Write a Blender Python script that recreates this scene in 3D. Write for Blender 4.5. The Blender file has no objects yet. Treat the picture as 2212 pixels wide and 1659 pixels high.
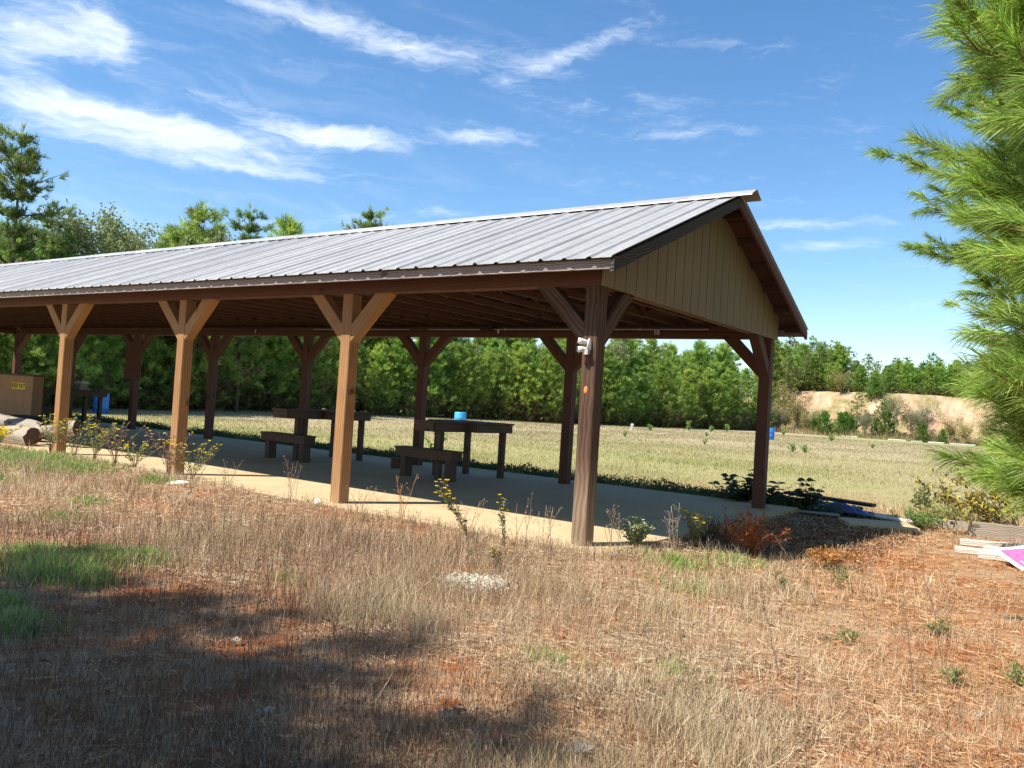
import bpy, math, random
import numpy as np
from mathutils import Matrix, Vector

# ------------------------------------------------------------------ camera, world, sun
sc = bpy.context.scene
COL = sc.collection
CAM = np.array([4.0404, -7.1667, 1.3734])
cam_d = bpy.data.cameras.new("camera")
cam = bpy.data.objects.new("camera", cam_d); COL.objects.link(cam)
cr = Vector((0.816985, 0.573256, 0.062549)); cu = Vector((-0.037977, -0.054745, 0.997778)); cf = Vector((-0.575406, 0.817545, 0.022955))
m = Matrix((cr, cu, -cf)).transposed().to_4x4(); m.translation = Vector(CAM)
cam.matrix_world = m
cam_d.sensor_width = 36; cam_d.lens = 36 * 1780 / 2212
cam_d.clip_start = 0.05; cam_d.clip_end = 3000
sc.camera = cam

SUN_DIR = Vector((0.58, 1.0, -1.536)).normalized()      # the way the light travels
SUN_EL = math.asin(-SUN_DIR.z)
SUN_AZ = math.atan2(-SUN_DIR.x, -SUN_DIR.y)              # compass angle of the sun seen from above, from +Y towards +X
sun_d = bpy.data.lights.new("sun", 'SUN'); sun = bpy.data.objects.new("sun", sun_d); COL.objects.link(sun)
sun_d.energy = 5.0; sun_d.angle = math.radians(0.53); sun_d.color = (1.0, 0.93, 0.82)
sun.rotation_euler = SUN_DIR.to_track_quat('-Z', 'Y').to_euler()
sun.location = (-10, -20, 30)

world = bpy.data.worlds.new("World"); sc.world = world; world.use_nodes = True
wt = world.node_tree; wt.nodes.clear()
class NT:
    def __init__(s, t): s.t = t
    def n(s, typ, **kw):
        nd = s.t.nodes.new(typ)
        for k, v in kw.items(): setattr(nd, k, v)
        return nd
    def link(s, a, b): s.t.links.new(a, b)
    def val(s, sock, v):
        if isinstance(v, (int, float, tuple, list)): sock.default_value = v
        else: s.link(v, sock)
    def math(s, op, a, b=0.0, c=None, clamp=False):
        nd = s.n('ShaderNodeMath', operation=op, use_clamp=clamp)
        s.val(nd.inputs[0], a); s.val(nd.inputs[1], b)
        if c is not None: s.val(nd.inputs[2], c)
        return nd.outputs[0]
    def mix(s, f, a, b, mode='MIX'):
        nd = s.n('ShaderNodeMix', data_type='RGBA', blend_type=mode)
        s.val(nd.inputs[0], f); s.val(nd.inputs[6], a if not isinstance(a, tuple) else (*a, 1)[:4]); s.val(nd.inputs[7], b if not isinstance(b, tuple) else (*b, 1)[:4])
        return nd.outputs[2]
    def noise(s, vec, scale, detail=4, rough=0.55, dist=0.0):
        nd = s.n('ShaderNodeTexNoise')
        if vec is not None: s.link(vec, nd.inputs['Vector'])
        nd.inputs['Scale'].default_value = scale; nd.inputs['Detail'].default_value = detail
        nd.inputs['Roughness'].default_value = rough; nd.inputs['Distortion'].default_value = dist
        return nd.outputs['Fac']
    def ramp(s, fac, stops):
        nd = s.n('ShaderNodeValToRGB'); e = nd.color_ramp.elements
        while len(e) < len(stops): e.new(0.5)
        for i, (p, c) in enumerate(stops):
            e[i].position = p; e[i].color = (*c, 1) if len(c) == 3 else c
        s.link(fac, nd.inputs[0]); return nd.outputs[0]
    def comb(s, x, y, z):
        nd = s.n('ShaderNodeCombineXYZ'); s.val(nd.inputs[0], x); s.val(nd.inputs[1], y); s.val(nd.inputs[2], z); return nd.outputs[0]
    def maprange(s, v, a, b, c=0.0, d=1.0, smooth=True):
        nd = s.n('ShaderNodeMapRange'); nd.interpolation_type = 'SMOOTHSTEP' if smooth else 'LINEAR'
        s.val(nd.inputs[0], v); nd.inputs[1].default_value = a; nd.inputs[2].default_value = b; nd.inputs[3].default_value = c; nd.inputs[4].default_value = d
        return nd.outputs[0]

W = NT(wt)
sky = W.n('ShaderNodeTexSky'); sky.sky_type = 'NISHITA'; sky.sun_disc = False
sky.sun_elevation = SUN_EL; sky.sun_rotation = SUN_AZ
sky.altitude = 100; sky.air_density = 1.0; sky.dust_density = 0.3; sky.ozone_density = 2.0
tc = W.n('ShaderNodeTexCoord'); sx = W.n('ShaderNodeSeparateXYZ'); W.link(tc.outputs['Generated'], sx.inputs[0])
az = W.math('ARCTAN2', sx.outputs[0], sx.outputs[1]); el = W.math('ARCSINE', sx.outputs[2])
# cirrus: azimuth, elevation, half length, half height, tilt, strength (all radians, on the sky itself)
CL = [(-1.13,0.349,0.077,0.031,0.143,1.0),(-1.086,0.358,0.03,0.024,-0.516,0.8),(-1.179,0.324,0.038,0.026,0.247,0.5),(-1.125,0.281,0.118,0.02,-0.024,1.0),(-1.061,0.272,0.085,0.017,-0.003,0.9),(-1.161,0.25,0.087,0.014,0.145,0.5),(-1.009,0.267,0.075,0.015,0.158,0.6),(-0.928,0.265,0.122,0.019,0.042,0.6),(-0.867,0.296,0.097,0.013,-0.014,1.0),(-0.824,0.294,0.06,0.011,0.011,0.8),(-0.982,0.244,0.123,0.011,0.033,0.5),(-0.896,0.247,0.08,0.008,0.052,0.35),(-0.977,0.314,0.045,0.009,-0.091,0.35),(-0.919,0.419,0.084,0.012,0.002,0.8),(-0.822,0.405,0.104,0.018,-0.133,0.8),(-0.698,0.397,0.102,0.018,-0.054,0.5),(-0.563,0.412,0.092,0.012,0.351,0.75),(-0.905,0.367,0.075,0.009,0.221,0.25),(-0.675,0.311,0.079,0.01,0.064,0.8),(-0.508,0.347,0.105,0.015,-0.12,0.4),(-0.453,0.361,0.044,0.015,-0.47,0.35),(-0.445,0.323,0.081,0.008,0.043,0.4),(-0.281,0.226,0.069,0.009,-0.055,0.85),(-0.24,0.199,0.062,0.008,0.056,0.8),(-0.257,0.33,0.058,0.007,-0.063,0.3),(-0.397,0.418,0.064,0.008,-0.084,0.22),(-0.86,0.193,0.081,0.012,0.067,0.6),(-0.714,0.218,0.067,0.008,0.108,0.5),(-1.117,0.162,0.054,0.013,0.152,0.5),(-0.355,0.252,0.062,0.008,-0.01,0.3)]
base = W.comb(az, el, 0.0)
w1 = W.n('ShaderNodeTexNoise'); W.link(base, w1.inputs['Vector']); w1.inputs['Scale'].default_value = 9; w1.inputs['Detail'].default_value = 3
ws = W.n('ShaderNodeSeparateColor'); W.link(w1.outputs['Color'], ws.inputs[0])
azw = W.math('ADD', az, W.math('MULTIPLY', W.math('SUBTRACT', ws.outputs[0], 0.5), 0.10))
elw = W.math('ADD', el, W.math('MULTIPLY', W.math('SUBTRACT', ws.outputs[1], 0.5), 0.030))
w2 = W.n('ShaderNodeTexNoise'); W.link(base, w2.inputs['Vector']); w2.inputs['Scale'].default_value = 55; w2.inputs['Detail'].default_value = 4
ws2 = W.n('ShaderNodeSeparateColor'); W.link(w2.outputs['Color'], ws2.inputs[0])
azw = W.math('ADD', azw, W.math('MULTIPLY', W.math('SUBTRACT', ws2.outputs[0], 0.5), 0.03))
elw = W.math('ADD', elw, W.math('MULTIPLY', W.math('SUBTRACT', ws2.outputs[1], 0.5), 0.010))
tot = None
for (u0, v0, a, b, th, s) in CL:
    du = W.math('SUBTRACT', azw, u0); dv = W.math('SUBTRACT', elw, v0)
    c_, s_ = math.cos(th), math.sin(th)
    p = W.math('ADD', W.math('MULTIPLY', du, c_/a), W.math('MULTIPLY', dv, s_/a))
    q = W.math('ADD', W.math('MULTIPLY', du, -s_/b), W.math('MULTIPLY', dv, c_/b))
    r2 = W.math('ADD', W.math('MULTIPLY', p, p), W.math('MULTIPLY', q, q))
    g = W.math('MULTIPLY', W.math('POWER', 2.718, W.math('MULTIPLY', r2, -1.1)), s)
    tot = g if tot is None else W.math('ADD', tot, g)
tot = W.math('MINIMUM', tot, 1.15)
# fibres, drawn out along the wind
fv = W.comb(W.math('MULTIPLY', azw, 9.0), W.math('MULTIPLY', W.math('ADD', elw, W.math('MULTIPLY', az, 0.10)), 46.0), 3.3)
fib = W.noise(fv, 1.0, 8, 0.62, 0.6)
fv2 = W.comb(W.math('MULTIPLY', azw, 26.0), W.math('MULTIPLY', W.math('SUBTRACT', elw, W.math('MULTIPLY', az, 0.12)), 120.0), 1.3)
fib2 = W.noise(fv2, 1.0, 7, 0.65, 0.8)
fmix = W.math('ADD', W.math('MULTIPLY', fib, 0.62), W.math('MULTIPLY', fib2, 0.38))
cover = W.maprange(W.math('ADD', W.math('MULTIPLY', tot, 0.62), W.math('MULTIPLY', fmix, 1.75)), 0.92, 2.02)
cover = W.math('MULTIPLY', cover, 0.96)
# a thin veil low on the left
hazeband = W.math('MULTIPLY', W.maprange(fib, 0.42, 0.75), W.math('MULTIPLY', W.maprange(az, -0.3, -1.2), 0.16))
cover = W.math('MAXIMUM', cover, hazeband)
skyc = W.n('ShaderNodeHueSaturation'); skyc.inputs['Saturation'].default_value = 1.22; W.link(sky.outputs[0], skyc.inputs['Color'])
cloudcol = W.n('ShaderNodeRGB'); cloudcol.outputs[0].default_value = (6.2, 6.6, 7.2, 1)
skymix = W.mix(cover, skyc.outputs[0], cloudcol.outputs[0])
bg = W.n('ShaderNodeBackground'); W.link(skymix, bg.inputs[0]); bg.inputs[1].default_value = 0.113
wo = W.n('ShaderNodeOutputWorld'); W.link(bg.outputs[0], wo.inputs[0])

sc.view_settings.view_transform = 'Standard'; sc.view_settings.look = 'None'
sc.view_settings.exposure = 0.80; sc.view_settings.gamma = 1.0
sc.render.resolution_x = 1024; sc.render.resolution_y = 768
try:
    sc.cycles.max_bounces = 6; sc.cycles.diffuse_bounces = 3; sc.cycles.transparent_max_bounces = 8
    sc.cycles.use_denoising = True
except Exception: pass

# ------------------------------------------------------------------ tagging helpers
def tag(o, label, cat, group=None, kind=None):
    if label: o['label'] = label
    if cat: o['category'] = cat
    if group: o['group'] = group
    if kind: o['kind'] = kind
    return o
def empty(name, loc=(0, 0, 0), rz=0.0):
    o = bpy.data.objects.new(name, None); COL.objects.link(o); o.location = loc; o.rotation_euler = (0, 0, rz)
    o.empty_display_size = 0.2
    return o
def link(name, me, parent=None, loc=None):
    o = bpy.data.objects.new(name, me); COL.objects.link(o)
    if parent is not None: o.parent = parent
    if loc is not None: o.location = loc
    return o

# ------------------------------------------------------------------ mesh helpers
def vnoise(x, y, s, seed=0):
    x = np.asarray(x, float) / s; y = np.asarray(y, float) / s
    xi = np.floor(x).astype(int); yi = np.floor(y).astype(int); fx = x - xi; fy = y - yi
    fx = fx*fx*(3-2*fx); fy = fy*fy*(3-2*fy)
    def h(a, b):
        v = (a*374761393 + b*668265263 + seed*974634777) & 0x7fffffff
        v = ((v ^ (v >> 13)) * 1274126177) & 0x7fffffff
        return ((v ^ (v >> 16)) & 0xffff) / 65535.0
    return (h(xi, yi)*(1-fx) + h(xi+1, yi)*fx)*(1-fy) + (h(xi, yi+1)*(1-fx) + h(xi+1, yi+1)*fx)*fy
def fbm(x, y, s, seed=0, o=3):
    t = 0; a = 1; n = 0
    for i in range(o):
        t = t + a*vnoise(x, y, s/2**i, seed+i*17); n += a; a *= .5
    return t / n
def sstep(a, b, x):
    t = np.clip((np.asarray(x, float)-a)/(b-a), 0, 1); return t*t*(3-2*t)

class Acc:
    """collects triangles with a colour per vertex and becomes ONE mesh"""
    def __init__(s): s.v = []; s.f = []; s.c = []; s.n = 0
    def add(s, v, f, c):
        v = np.asarray(v, np.float32).reshape(-1, 3); f = np.asarray(f, np.int64).reshape(-1, 3)
        c = np.asarray(c, np.float32)
        if c.ndim == 1: c = np.tile(c, (len(v), 1))
        s.v.append(v); s.f.append(f + s.n); s.c.append(c[:, :3]); s.n += len(v)
    def mesh(s, name, mat, smooth=False):
        v = np.concatenate(s.v); f = np.concatenate(s.f).astype(np.int32); c = np.concatenate(s.c)
        me = bpy.data.meshes.new(name)
        me.vertices.add(len(v)); me.vertices.foreach_set('co', v.ravel())
        me.loops.add(len(f)*3); me.loops.foreach_set('vertex_index', f.ravel())
        me.polygons.add(len(f)); me.polygons.foreach_set('loop_start', np.arange(0, len(f)*3, 3, dtype=np.int32))
        me.polygons.foreach_set('loop_total', np.full(len(f), 3, np.int32))
        if smooth: me.polygons.foreach_set('use_smooth', np.ones(len(f), bool))
        me.update(calc_edges=True)
        a = me.attributes.new('Col', 'FLOAT_COLOR', 'POINT')
        a.data.foreach_set('color', np.concatenate([c, np.ones((len(c), 1), np.float32)], 1).ravel())
        me.materials.append(mat)
        return me
def nrm(a): return a / np.maximum(np.linalg.norm(a, axis=-1, keepdims=True), 1e-9)

def blades(acc, pos, h, w, lean, curve, col, rng, segs=2, coltip=None):
    """grass blades: pos (n,3), heights, widths, horizontal lean vector (n,2), tip droop"""
    n = len(pos); ang = rng.uniform(0, 2*np.pi, n)
    side = np.stack([np.cos(ang), np.sin(ang), np.zeros(n)], 1) * (w[:, None]*.5)
    up = np.zeros((n, 3)); up[:, 2] = h; up[:, :2] = lean
    if segs == 1:
        V = np.stack([pos-side, pos+side, pos+up], 1).reshape(-1, 3); F = np.arange(n*3).reshape(-1, 3); k = 3
    else:
        mid = pos + up*.5; mid[:, 2] += curve*h*.5; mid[:, :2] += rng.normal(size=(n, 2))*(h*.10)[:, None]
        V = np.stack([pos-side, pos+side, mid-side*.75, mid+side*.75, pos+up], 1).reshape(-1, 3)
        b = np.arange(n)[:, None]*5
        F = np.concatenate([b+[0, 1, 3], b+[0, 3, 2], b+[2, 3, 4]], 1).reshape(-1, 3); k = 5
    C = np.repeat(col, k, axis=0).reshape(n, k, 3)
    if coltip is not None: C[:, -1] = coltip
    acc.add(V, F, C.reshape(-1, 3))

def needles(acc, cen, dr, L, k, w, spread, rng, col, back=0.5, droop=0.0, jit=0.12, cn=None):
    """tufts: k thin needles round each point of cen, pointing roughly along dr"""
    n = len(cen); N = n*k
    c = np.repeat(cen, k, 0); d = np.repeat(nrm(dr), k, 0); l = np.repeat(L, k) * rng.uniform(.75, 1.1, N)
    rv = nrm(rng.normal(size=(N, 3))); rv = nrm(rv - (rv*d).sum(1, keepdims=True)*d)
    sp = spread * rng.uniform(.5, 1.25, N)
    dd = nrm(d*np.cos(sp)[:, None] + rv*np.sin(sp)[:, None]); dd[:, 2] -= droop
    dd = nrm(dd)
    b = c - d*(rng.uniform(0, back, N)*np.repeat(L, k))[:, None]
    side = nrm(np.cross(dd, rng.normal(size=(N, 3)))) * (w*.5)
    V = np.stack([b-side, b+side, b+dd*l[:, None]], 1).reshape(-1, 3)
    C = np.repeat(col, k, 0)*(1+rng.uniform(-jit, jit, (N, 1)))
    acc.add(V, np.arange(N*3).reshape(-1, 3), np.repeat(C, 3, 0))

def tube(acc, pts, rad, col, sides=6):
    """tapered tube through pts"""
    pts = np.asarray(pts, float); n = len(pts); rad = np.broadcast_to(rad, n)
    t = nrm(np.gradient(pts, axis=0)); ref = np.array([0.3, 0.2, 1.0]) if abs(t[0, 2]) < .9 else np.array([1.0, .1, 0])
    a = nrm(np.cross(t, ref)); b = nrm(np.cross(t, a))
    an = np.linspace(0, 2*np.pi, sides, endpoint=False)
    V = pts[:, None] + rad[:, None, None]*(a[:, None]*np.cos(an)[None, :, None] + b[:, None]*np.sin(an)[None, :, None])
    V = V.reshape(-1, 3); F = []
    for i in range(n-1):
        for j in range(sides):
            p = i*sides+j; q = i*sides+(j+1) % sides
            F += [[p, q, q+sides], [p, q+sides, p+sides]]
    for j in range(1, sides-1):
        F.append([0, j+1, j]); F.append([(n-1)*sides, (n-1)*sides+j, (n-1)*sides+j+1])
    acc.add(V, F, np.array(col, float))

def leaves(acc, pos, dr, L, Wd, col, rng, jit=.12, upn=0.6):
    """ovate leaves, six corners each, folded a little along the rib"""
    n = len(pos); d = nrm(dr)
    nn = nrm(rng.normal(size=(n, 3))*.6 + np.array([0, 0, upn])); s = nrm(np.cross(d, nn)); nn = np.cross(s, d)
    L = np.broadcast_to(L, n)[:, None]; Wd = np.broadcast_to(Wd, n)[:, None]
    V = np.stack([pos, pos+d*L*.3+s*Wd*.5+nn*L*.06, pos+d*L*.3-s*Wd*.5+nn*L*.06, pos+d*L*.65+s*Wd*.42+nn*L*.05, pos+d*L*.65-s*Wd*.42+nn*L*.05, pos+d*L-nn*L*.08, pos+d*L*.5], 1).reshape(-1, 3)
    b = np.arange(n)[:, None]*7
    F = np.concatenate([b+[0, 1, 6], b+[0, 6, 2], b+[1, 3, 6], b+[6, 4, 2], b+[3, 5, 6], b+[6, 5, 4]], 1).reshape(-1, 3)
    C = np.repeat(np.broadcast_to(col, (n, 3))*(1+rng.uniform(-jit, jit, (n, 1))), 7, 0)
    acc.add(V, F, C)

# quad meshes with UVs in metres for timber and boards
class Wood:
    def __init__(s): s.v = []; s.f = []; s.uv = []
    def beam(s, p0, p1, w, h, up=(0, 0, 1), ch=0.006, cut0=None, cut1=None, seed=None):
        """timber from p0 to p1; w across, h along 'up'; chamfered edges; u runs along the grain.
        cut0/cut1: plane normals for mitred ends"""
        p0 = Vector(p0); p1 = Vector(p1); t = (p1-p0); L = t.length; t.normalize()
        u = Vector(up); u = (u - t*u.dot(t)).normalized(); r = t.cross(u).normalized()
        ch = min(ch, w*.3, h*.3); a, b = w/2, h/2
        prof = [(-a+ch, -b), (a-ch, -b), (a, -b+ch), (a, b-ch), (a-ch, b), (-a+ch, b), (-a, b-ch), (-a, -b+ch)]
        per = [0]
        for i in range(8):
            q0, q1 = prof[i], prof[(i+1) % 8]; per.append(per[-1] + math.hypot(q1[0]-q0[0], q1[1]-q0[1]))
        o = (seed if seed is not None else len(s.v)*0.137 + p0.x*.37 + p0.y*.71) % 50
        b0 = len(s.v)
        for k, (P, cut) in enumerate(((p0, cut0), (p1, cut1))):
            for (x, y) in prof:
                c = P + r*x + u*y
                if cut is not None:
                    n = Vector(cut); c = c + t * ((P-c).dot(n) / t.dot(n))
                s.v.append(c[:])
        for i in range(8):
            j = (i+1) % 8
            s.f.append((b0+i, b0+8+i, b0+8+j, b0+j))
            s.uv += [(o, o+per[i]), (o+L, o+per[i]), (o+L, o+per[i+1]), (o, o+per[i+1])]
        for base, rev in ((b0, False), (b0+8, True)):
            idx = list(range(8)); idx = idx[::-1] if rev else idx
            s.f.append(tuple(base+i for i in idx)); s.uv += [(o+7+prof[i][0]*.25, o+prof[i][1]) for i in idx]
        return s
    def box(s, x0, x1, y0, y1, z0, z1, ch=0.004):
        dx, dy, dz = x1-x0, y1-y0, z1-z0; cx, cy, cz = (x0+x1)/2, (y0+y1)/2, (z0+z1)/2
        if dx >= dy and dx >= dz: s.beam((x0, cy, cz), (x1, cy, cz), dy, dz, ch=ch)
        elif dy >= dz: s.beam((cx, y0, cz), (cx, y1, cz), dx, dz, ch=ch)
        else: s.beam((cx, cy, z0), (cx, cy, z1), dx, dy, up=(0, 1, 0), ch=ch)
        return s
    def poly(s, pts, uvs=None):
        b = len(s.v); s.v += [tuple(p) for p in pts]; s.f.append(tuple(range(b, b+len(pts))))
        s.uv += uvs if uvs else [(p[0]+p[1], p[2]) for p in pts]
    def mesh(s, name, mat):
        me = bpy.data.meshes.new(name); me.from_pydata(s.v, [], s.f)
        uv = me.uv_layers.new(name='UVMap'); uv.data.foreach_set('uv', np.array(s.uv, np.float32).ravel())
        me.materials.append(mat); me.update(); return me

# ------------------------------------------------------------------ materials
def new_mat(name):
    m = bpy.data.materials.new(name); m.use_nodes = True; m.node_tree.nodes.clear(); return m, NT(m.node_tree)
def finish(T, col, rough=0.8, bump=None, bstr=0.3, bdist=0.01, metal=0.0, spec=0.5):
    p = T.n('ShaderNodeBsdfPrincipled'); T.val(p.inputs['Base Color'], col if not isinstance(col, tuple) else (*col, 1)[:4])
    T.val(p.inputs['Roughness'], rough); T.val(p.inputs['Metallic'], metal); p.inputs['Specular IOR Level'].default_value = spec
    if bump is not None:
        b = T.n('ShaderNodeBump'); b.inputs['Strength'].default_value = bstr; b.inputs['Distance'].default_value = bdist
        T.link(bump, b.inputs['Height']); T.link(b.outputs[0], p.inputs['Normal'])
    o = T.n('ShaderNodeOutputMaterial'); T.link(p.outputs[0], o.inputs[0]); return p
def plain(name, c, rough=0.7, var=0.15, scale=12, metal=0.0, bump=.15):
    m, T = new_mat(name); t = T.n('ShaderNodeTexCoord'); n = T.noise(t.outputs['Object'], scale, 5, .6)
    n2 = T.noise(t.outputs['Object'], scale*7, 3, .6)
    f = T.math('ADD', T.math('MULTIPLY', n, .6), T.math('MULTIPLY', n2, .4))
    c = np.array(c); col = T.ramp(f, [(.3, tuple(c*(1-var))), (.7, tuple(np.minimum(c*(1+var), .95)))])
    finish(T, col, rough, n2, bump, .004, metal); return m
def wood_mat(name, dark, mid, light, rough=.75, weather=0.0, grey=(.3, .28, .26), bstr=.35, foot=None, foot_z=(1.35, .55), wv_s=1.6, wv_d=5.0, wts=(.42, .38, .32)):
    m, T = new_mat(name); t = T.n('ShaderNodeTexCoord')
    mp = T.n('ShaderNodeMapping'); T.link(t.outputs['UV'], mp.inputs[0]); mp.inputs['Scale'].default_value = (0.55, 9.0, 1)
    warp = T.noise(t.outputs['UV'], 2.2, 3, .5)
    vec = T.n('ShaderNodeVectorMath', operation='ADD'); T.link(mp.outputs[0], vec.inputs[0])
    T.link(T.comb(0.0, T.math('MULTIPLY', warp, 1.3), 0.0), vec.inputs[1])
    wv = T.n('ShaderNodeTexWave'); wv.wave_type = 'BANDS'; wv.bands_direction = 'Y'; T.link(vec.outputs[0], wv.inputs[0])
    wv.inputs['Scale'].default_value = wv_s; wv.inputs['Distortion'].default_value = wv_d; wv.inputs['Detail'].default_value = 3; wv.inputs['Detail Scale'].default_value = .6
    mp2 = T.n('ShaderNodeMapping'); T.link(t.outputs['UV'], mp2.inputs[0]); mp2.inputs['Scale'].default_value = (3, 95, 1)
    fine = T.noise(mp2.outputs[0], 1.0, 4, .65)
    blotch = T.noise(t.outputs['UV'], 1.7, 4, .6)
    f = T.math('ADD', T.math('ADD', T.math('MULTIPLY', wv.outputs[1], wts[0]), T.math('MULTIPLY', fine, wts[1])), T.math('MULTIPLY', blotch, wts[2]))
    col = T.ramp(f, [(.25, dark), (.52, mid), (.85, light)])
    # knots
    vo = T.n('ShaderNodeTexVoronoi'); mp3 = T.n('ShaderNodeMapping'); T.link(t.outputs['UV'], mp3.inputs[0]); mp3.inputs['Scale'].default_value = (1.5, 3.2, 1)
    T.link(mp3.outputs[0], vo.inputs[0]); vo.inputs['Scale'].default_value = 1.0
    kn = T.maprange(vo.outputs['Distance'], .06, .13, 1, 0)
    col = T.mix(T.math('MULTIPLY', kn, .75), col, tuple(np.array(dark)*.45))
    if weather:
        wn = T.noise(t.outputs['UV'], 3.1, 5, .7)
        col = T.mix(T.math('MULTIPLY', T.maprange(wn, .35, .7), weather), col, grey)
    if foot is not None:
        sp = T.n('ShaderNodeSeparateXYZ'); T.link(t.outputs['Object'], sp.inputs[0])
        k = T.maprange(T.math('ADD', sp.outputs[2], T.math('MULTIPLY', blotch, .6)), foot_z[0], foot_z[1])
        col = T.mix(T.math('MULTIPLY', k, .8), col, T.ramp(f, [(.3, tuple(np.array(foot)*.42)), (.52, foot), (.8, tuple(np.array(foot)*1.35))]))
    # cracks along the grain
    mp4 = T.n('ShaderNodeMapping'); T.link(t.outputs['UV'], mp4.inputs[0]); mp4.inputs['Scale'].default_value = (.8, 26, 1)
    ck = T.noise(mp4.outputs[0], 1.0, 2, .5); ck = T.maprange(ck, .70, .76)
    col = T.mix(T.math('MULTIPLY', ck, .7), col, tuple(np.array(dark)*.3))
    finish(T, col, rough, T.math('SUBTRACT', f, ck), bstr, .006, spec=.3); return m
def col_mat(name, rough=.8, trans=0.3, hue=0.0, val=0.0, spec=.3):
    """colour from the mesh, light through thin blades"""
    m, T = new_mat(name); a = T.n('ShaderNodeAttribute'); a.attribute_name = 'Col'
    col = a.outputs['Color']
    if val:
        oi = T.n('ShaderNodeObjectInfo'); h = T.n('ShaderNodeHueSaturation'); T.link(col, h.inputs['Color'])
        T.link(T.maprange(oi.outputs['Random'], 0, 1, 1-val, 1+val, False), h.inputs['Value'])
        r2 = T.math('FRACT', T.math('MULTIPLY', oi.outputs['Random'], 7.31))
        T.link(T.maprange(r2, 0, 1, .5-hue, .5+hue, False), h.inputs['Hue']); col = h.outputs[0]
    p = T.n('ShaderNodeBsdfPrincipled'); T.link(col, p.inputs['Base Color']); p.inputs['Roughness'].default_value = rough; p.inputs['Specular IOR Level'].default_value = spec
    o = T.n('ShaderNodeOutputMaterial')
    if trans:
        tr = T.n('ShaderNodeBsdfTranslucent'); T.link(col, tr.inputs[0]); mx = T.n('ShaderNodeMixShader'); mx.inputs[0].default_value = trans
        T.link(p.outputs[0], mx.inputs[1]); T.link(tr.outputs[0], mx.inputs[2]); T.link(mx.outputs[0], o.inputs[0])
    else: T.link(p.outputs[0], o.inputs[0])
    return m

M = {}
M['gold'] = wood_mat('wood_treated_pine', (.15, .072, .028), (.31, .16, .066), (.44, .255, .12), foot=(.38, .26, .16), foot_z=(.75, .0), wv_s=.8, wv_d=9.0, wts=(.20, .38, .52))
M['old'] = wood_mat('wood_weathered_post', (.016, .010, .008), (.075, .038, .022), (.17, .092, .052), weather=.2, grey=(.12, .085, .068), bstr=.7, foot=(.29, .205, .135), wv_s=.6, wv_d=11.0, wts=(.24, .40, .46))
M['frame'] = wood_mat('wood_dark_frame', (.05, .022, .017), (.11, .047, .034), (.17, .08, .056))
M['black'] = wood_mat('wood_black_barge', (.014, .011, .010), (.045, .036, .033), (.10, .085, .078), bstr=.9)
M['bench'] = wood_mat('wood_bench', (.03, .018, .013), (.095, .055, .036), (.17, .10, .065), weather=.3, grey=(.12, .11, .10))
M['fascia'] = wood_mat('wood_pale_fascia', (.11, .085, .075), (.25, .205, .19), (.42, .37, .35))
M['plank'] = wood_mat('wood_grey_plank', (.30, .26, .21), (.58, .53, .46), (.76, .71, .64), bstr=.6)
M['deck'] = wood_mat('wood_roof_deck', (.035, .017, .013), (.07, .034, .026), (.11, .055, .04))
M['leaf'] = col_mat('leaf', .6, .35, spec=.4)
M['needle'] = col_mat('pine_needles', .5, .48, hue=.018, val=.16, spec=.4)
M['near_needle'] = col_mat('near_pine_needles', .45, .45, spec=.5)
M['stem'] = col_mat('stem', .85, 0)
M['straw'] = col_mat('dry_straw', .8, .22)
M['bark'] = plain('bark', (.13, .09, .07), .9, .35, 9, bump=.6)
M['white'] = plain('white_plastic', (.80, .80, .78), .35, .04, 20)
M['blackp'] = plain('black_plaque', (.015, .015, .018), .5, .2, 20)
M['blue'] = plain('blue_barrel', (.02, .17, .55), .45, .10, 5)
M['lblue'] = plain('light_blue_barrel', (.05, .36, .72), .45, .10, 5)
M['tarp'] = plain('blue_tarp', (.01, .015, .11), .45, .3, 9)
M['ply'] = plain('tan_plywood', (.30, .17, .085), .75, .16, 5)
M['rock'] = plain('white_rock', (.72, .70, .66), .9, .15, 14, bump=.6)
M['log'] = wood_mat('wood_grey_log', (.15, .12, .095), (.32, .27, .22), (.47, .41, .35), bstr=.8)
M['dark'] = plain('dark_wood', (.035, .03, .03), .8, .3, 8)
M['grey'] = plain('grey_metal', (.34, .35, .36), .5, .15, 12)
M['yellow'] = plain('yellow_sign', (.75, .50, .04), .6, .08, 20)
M['purple'] = plain('purple_sign', (.40, .14, .36), .5, .4, 14)
M['amber'] = plain('amber_knot', (.62, .25, .05), .5, .3, 40)
M['galv'] = plain('galvanised_pipe', (.55, .53, .50), .4, .1, 20, metal=.3)

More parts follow.
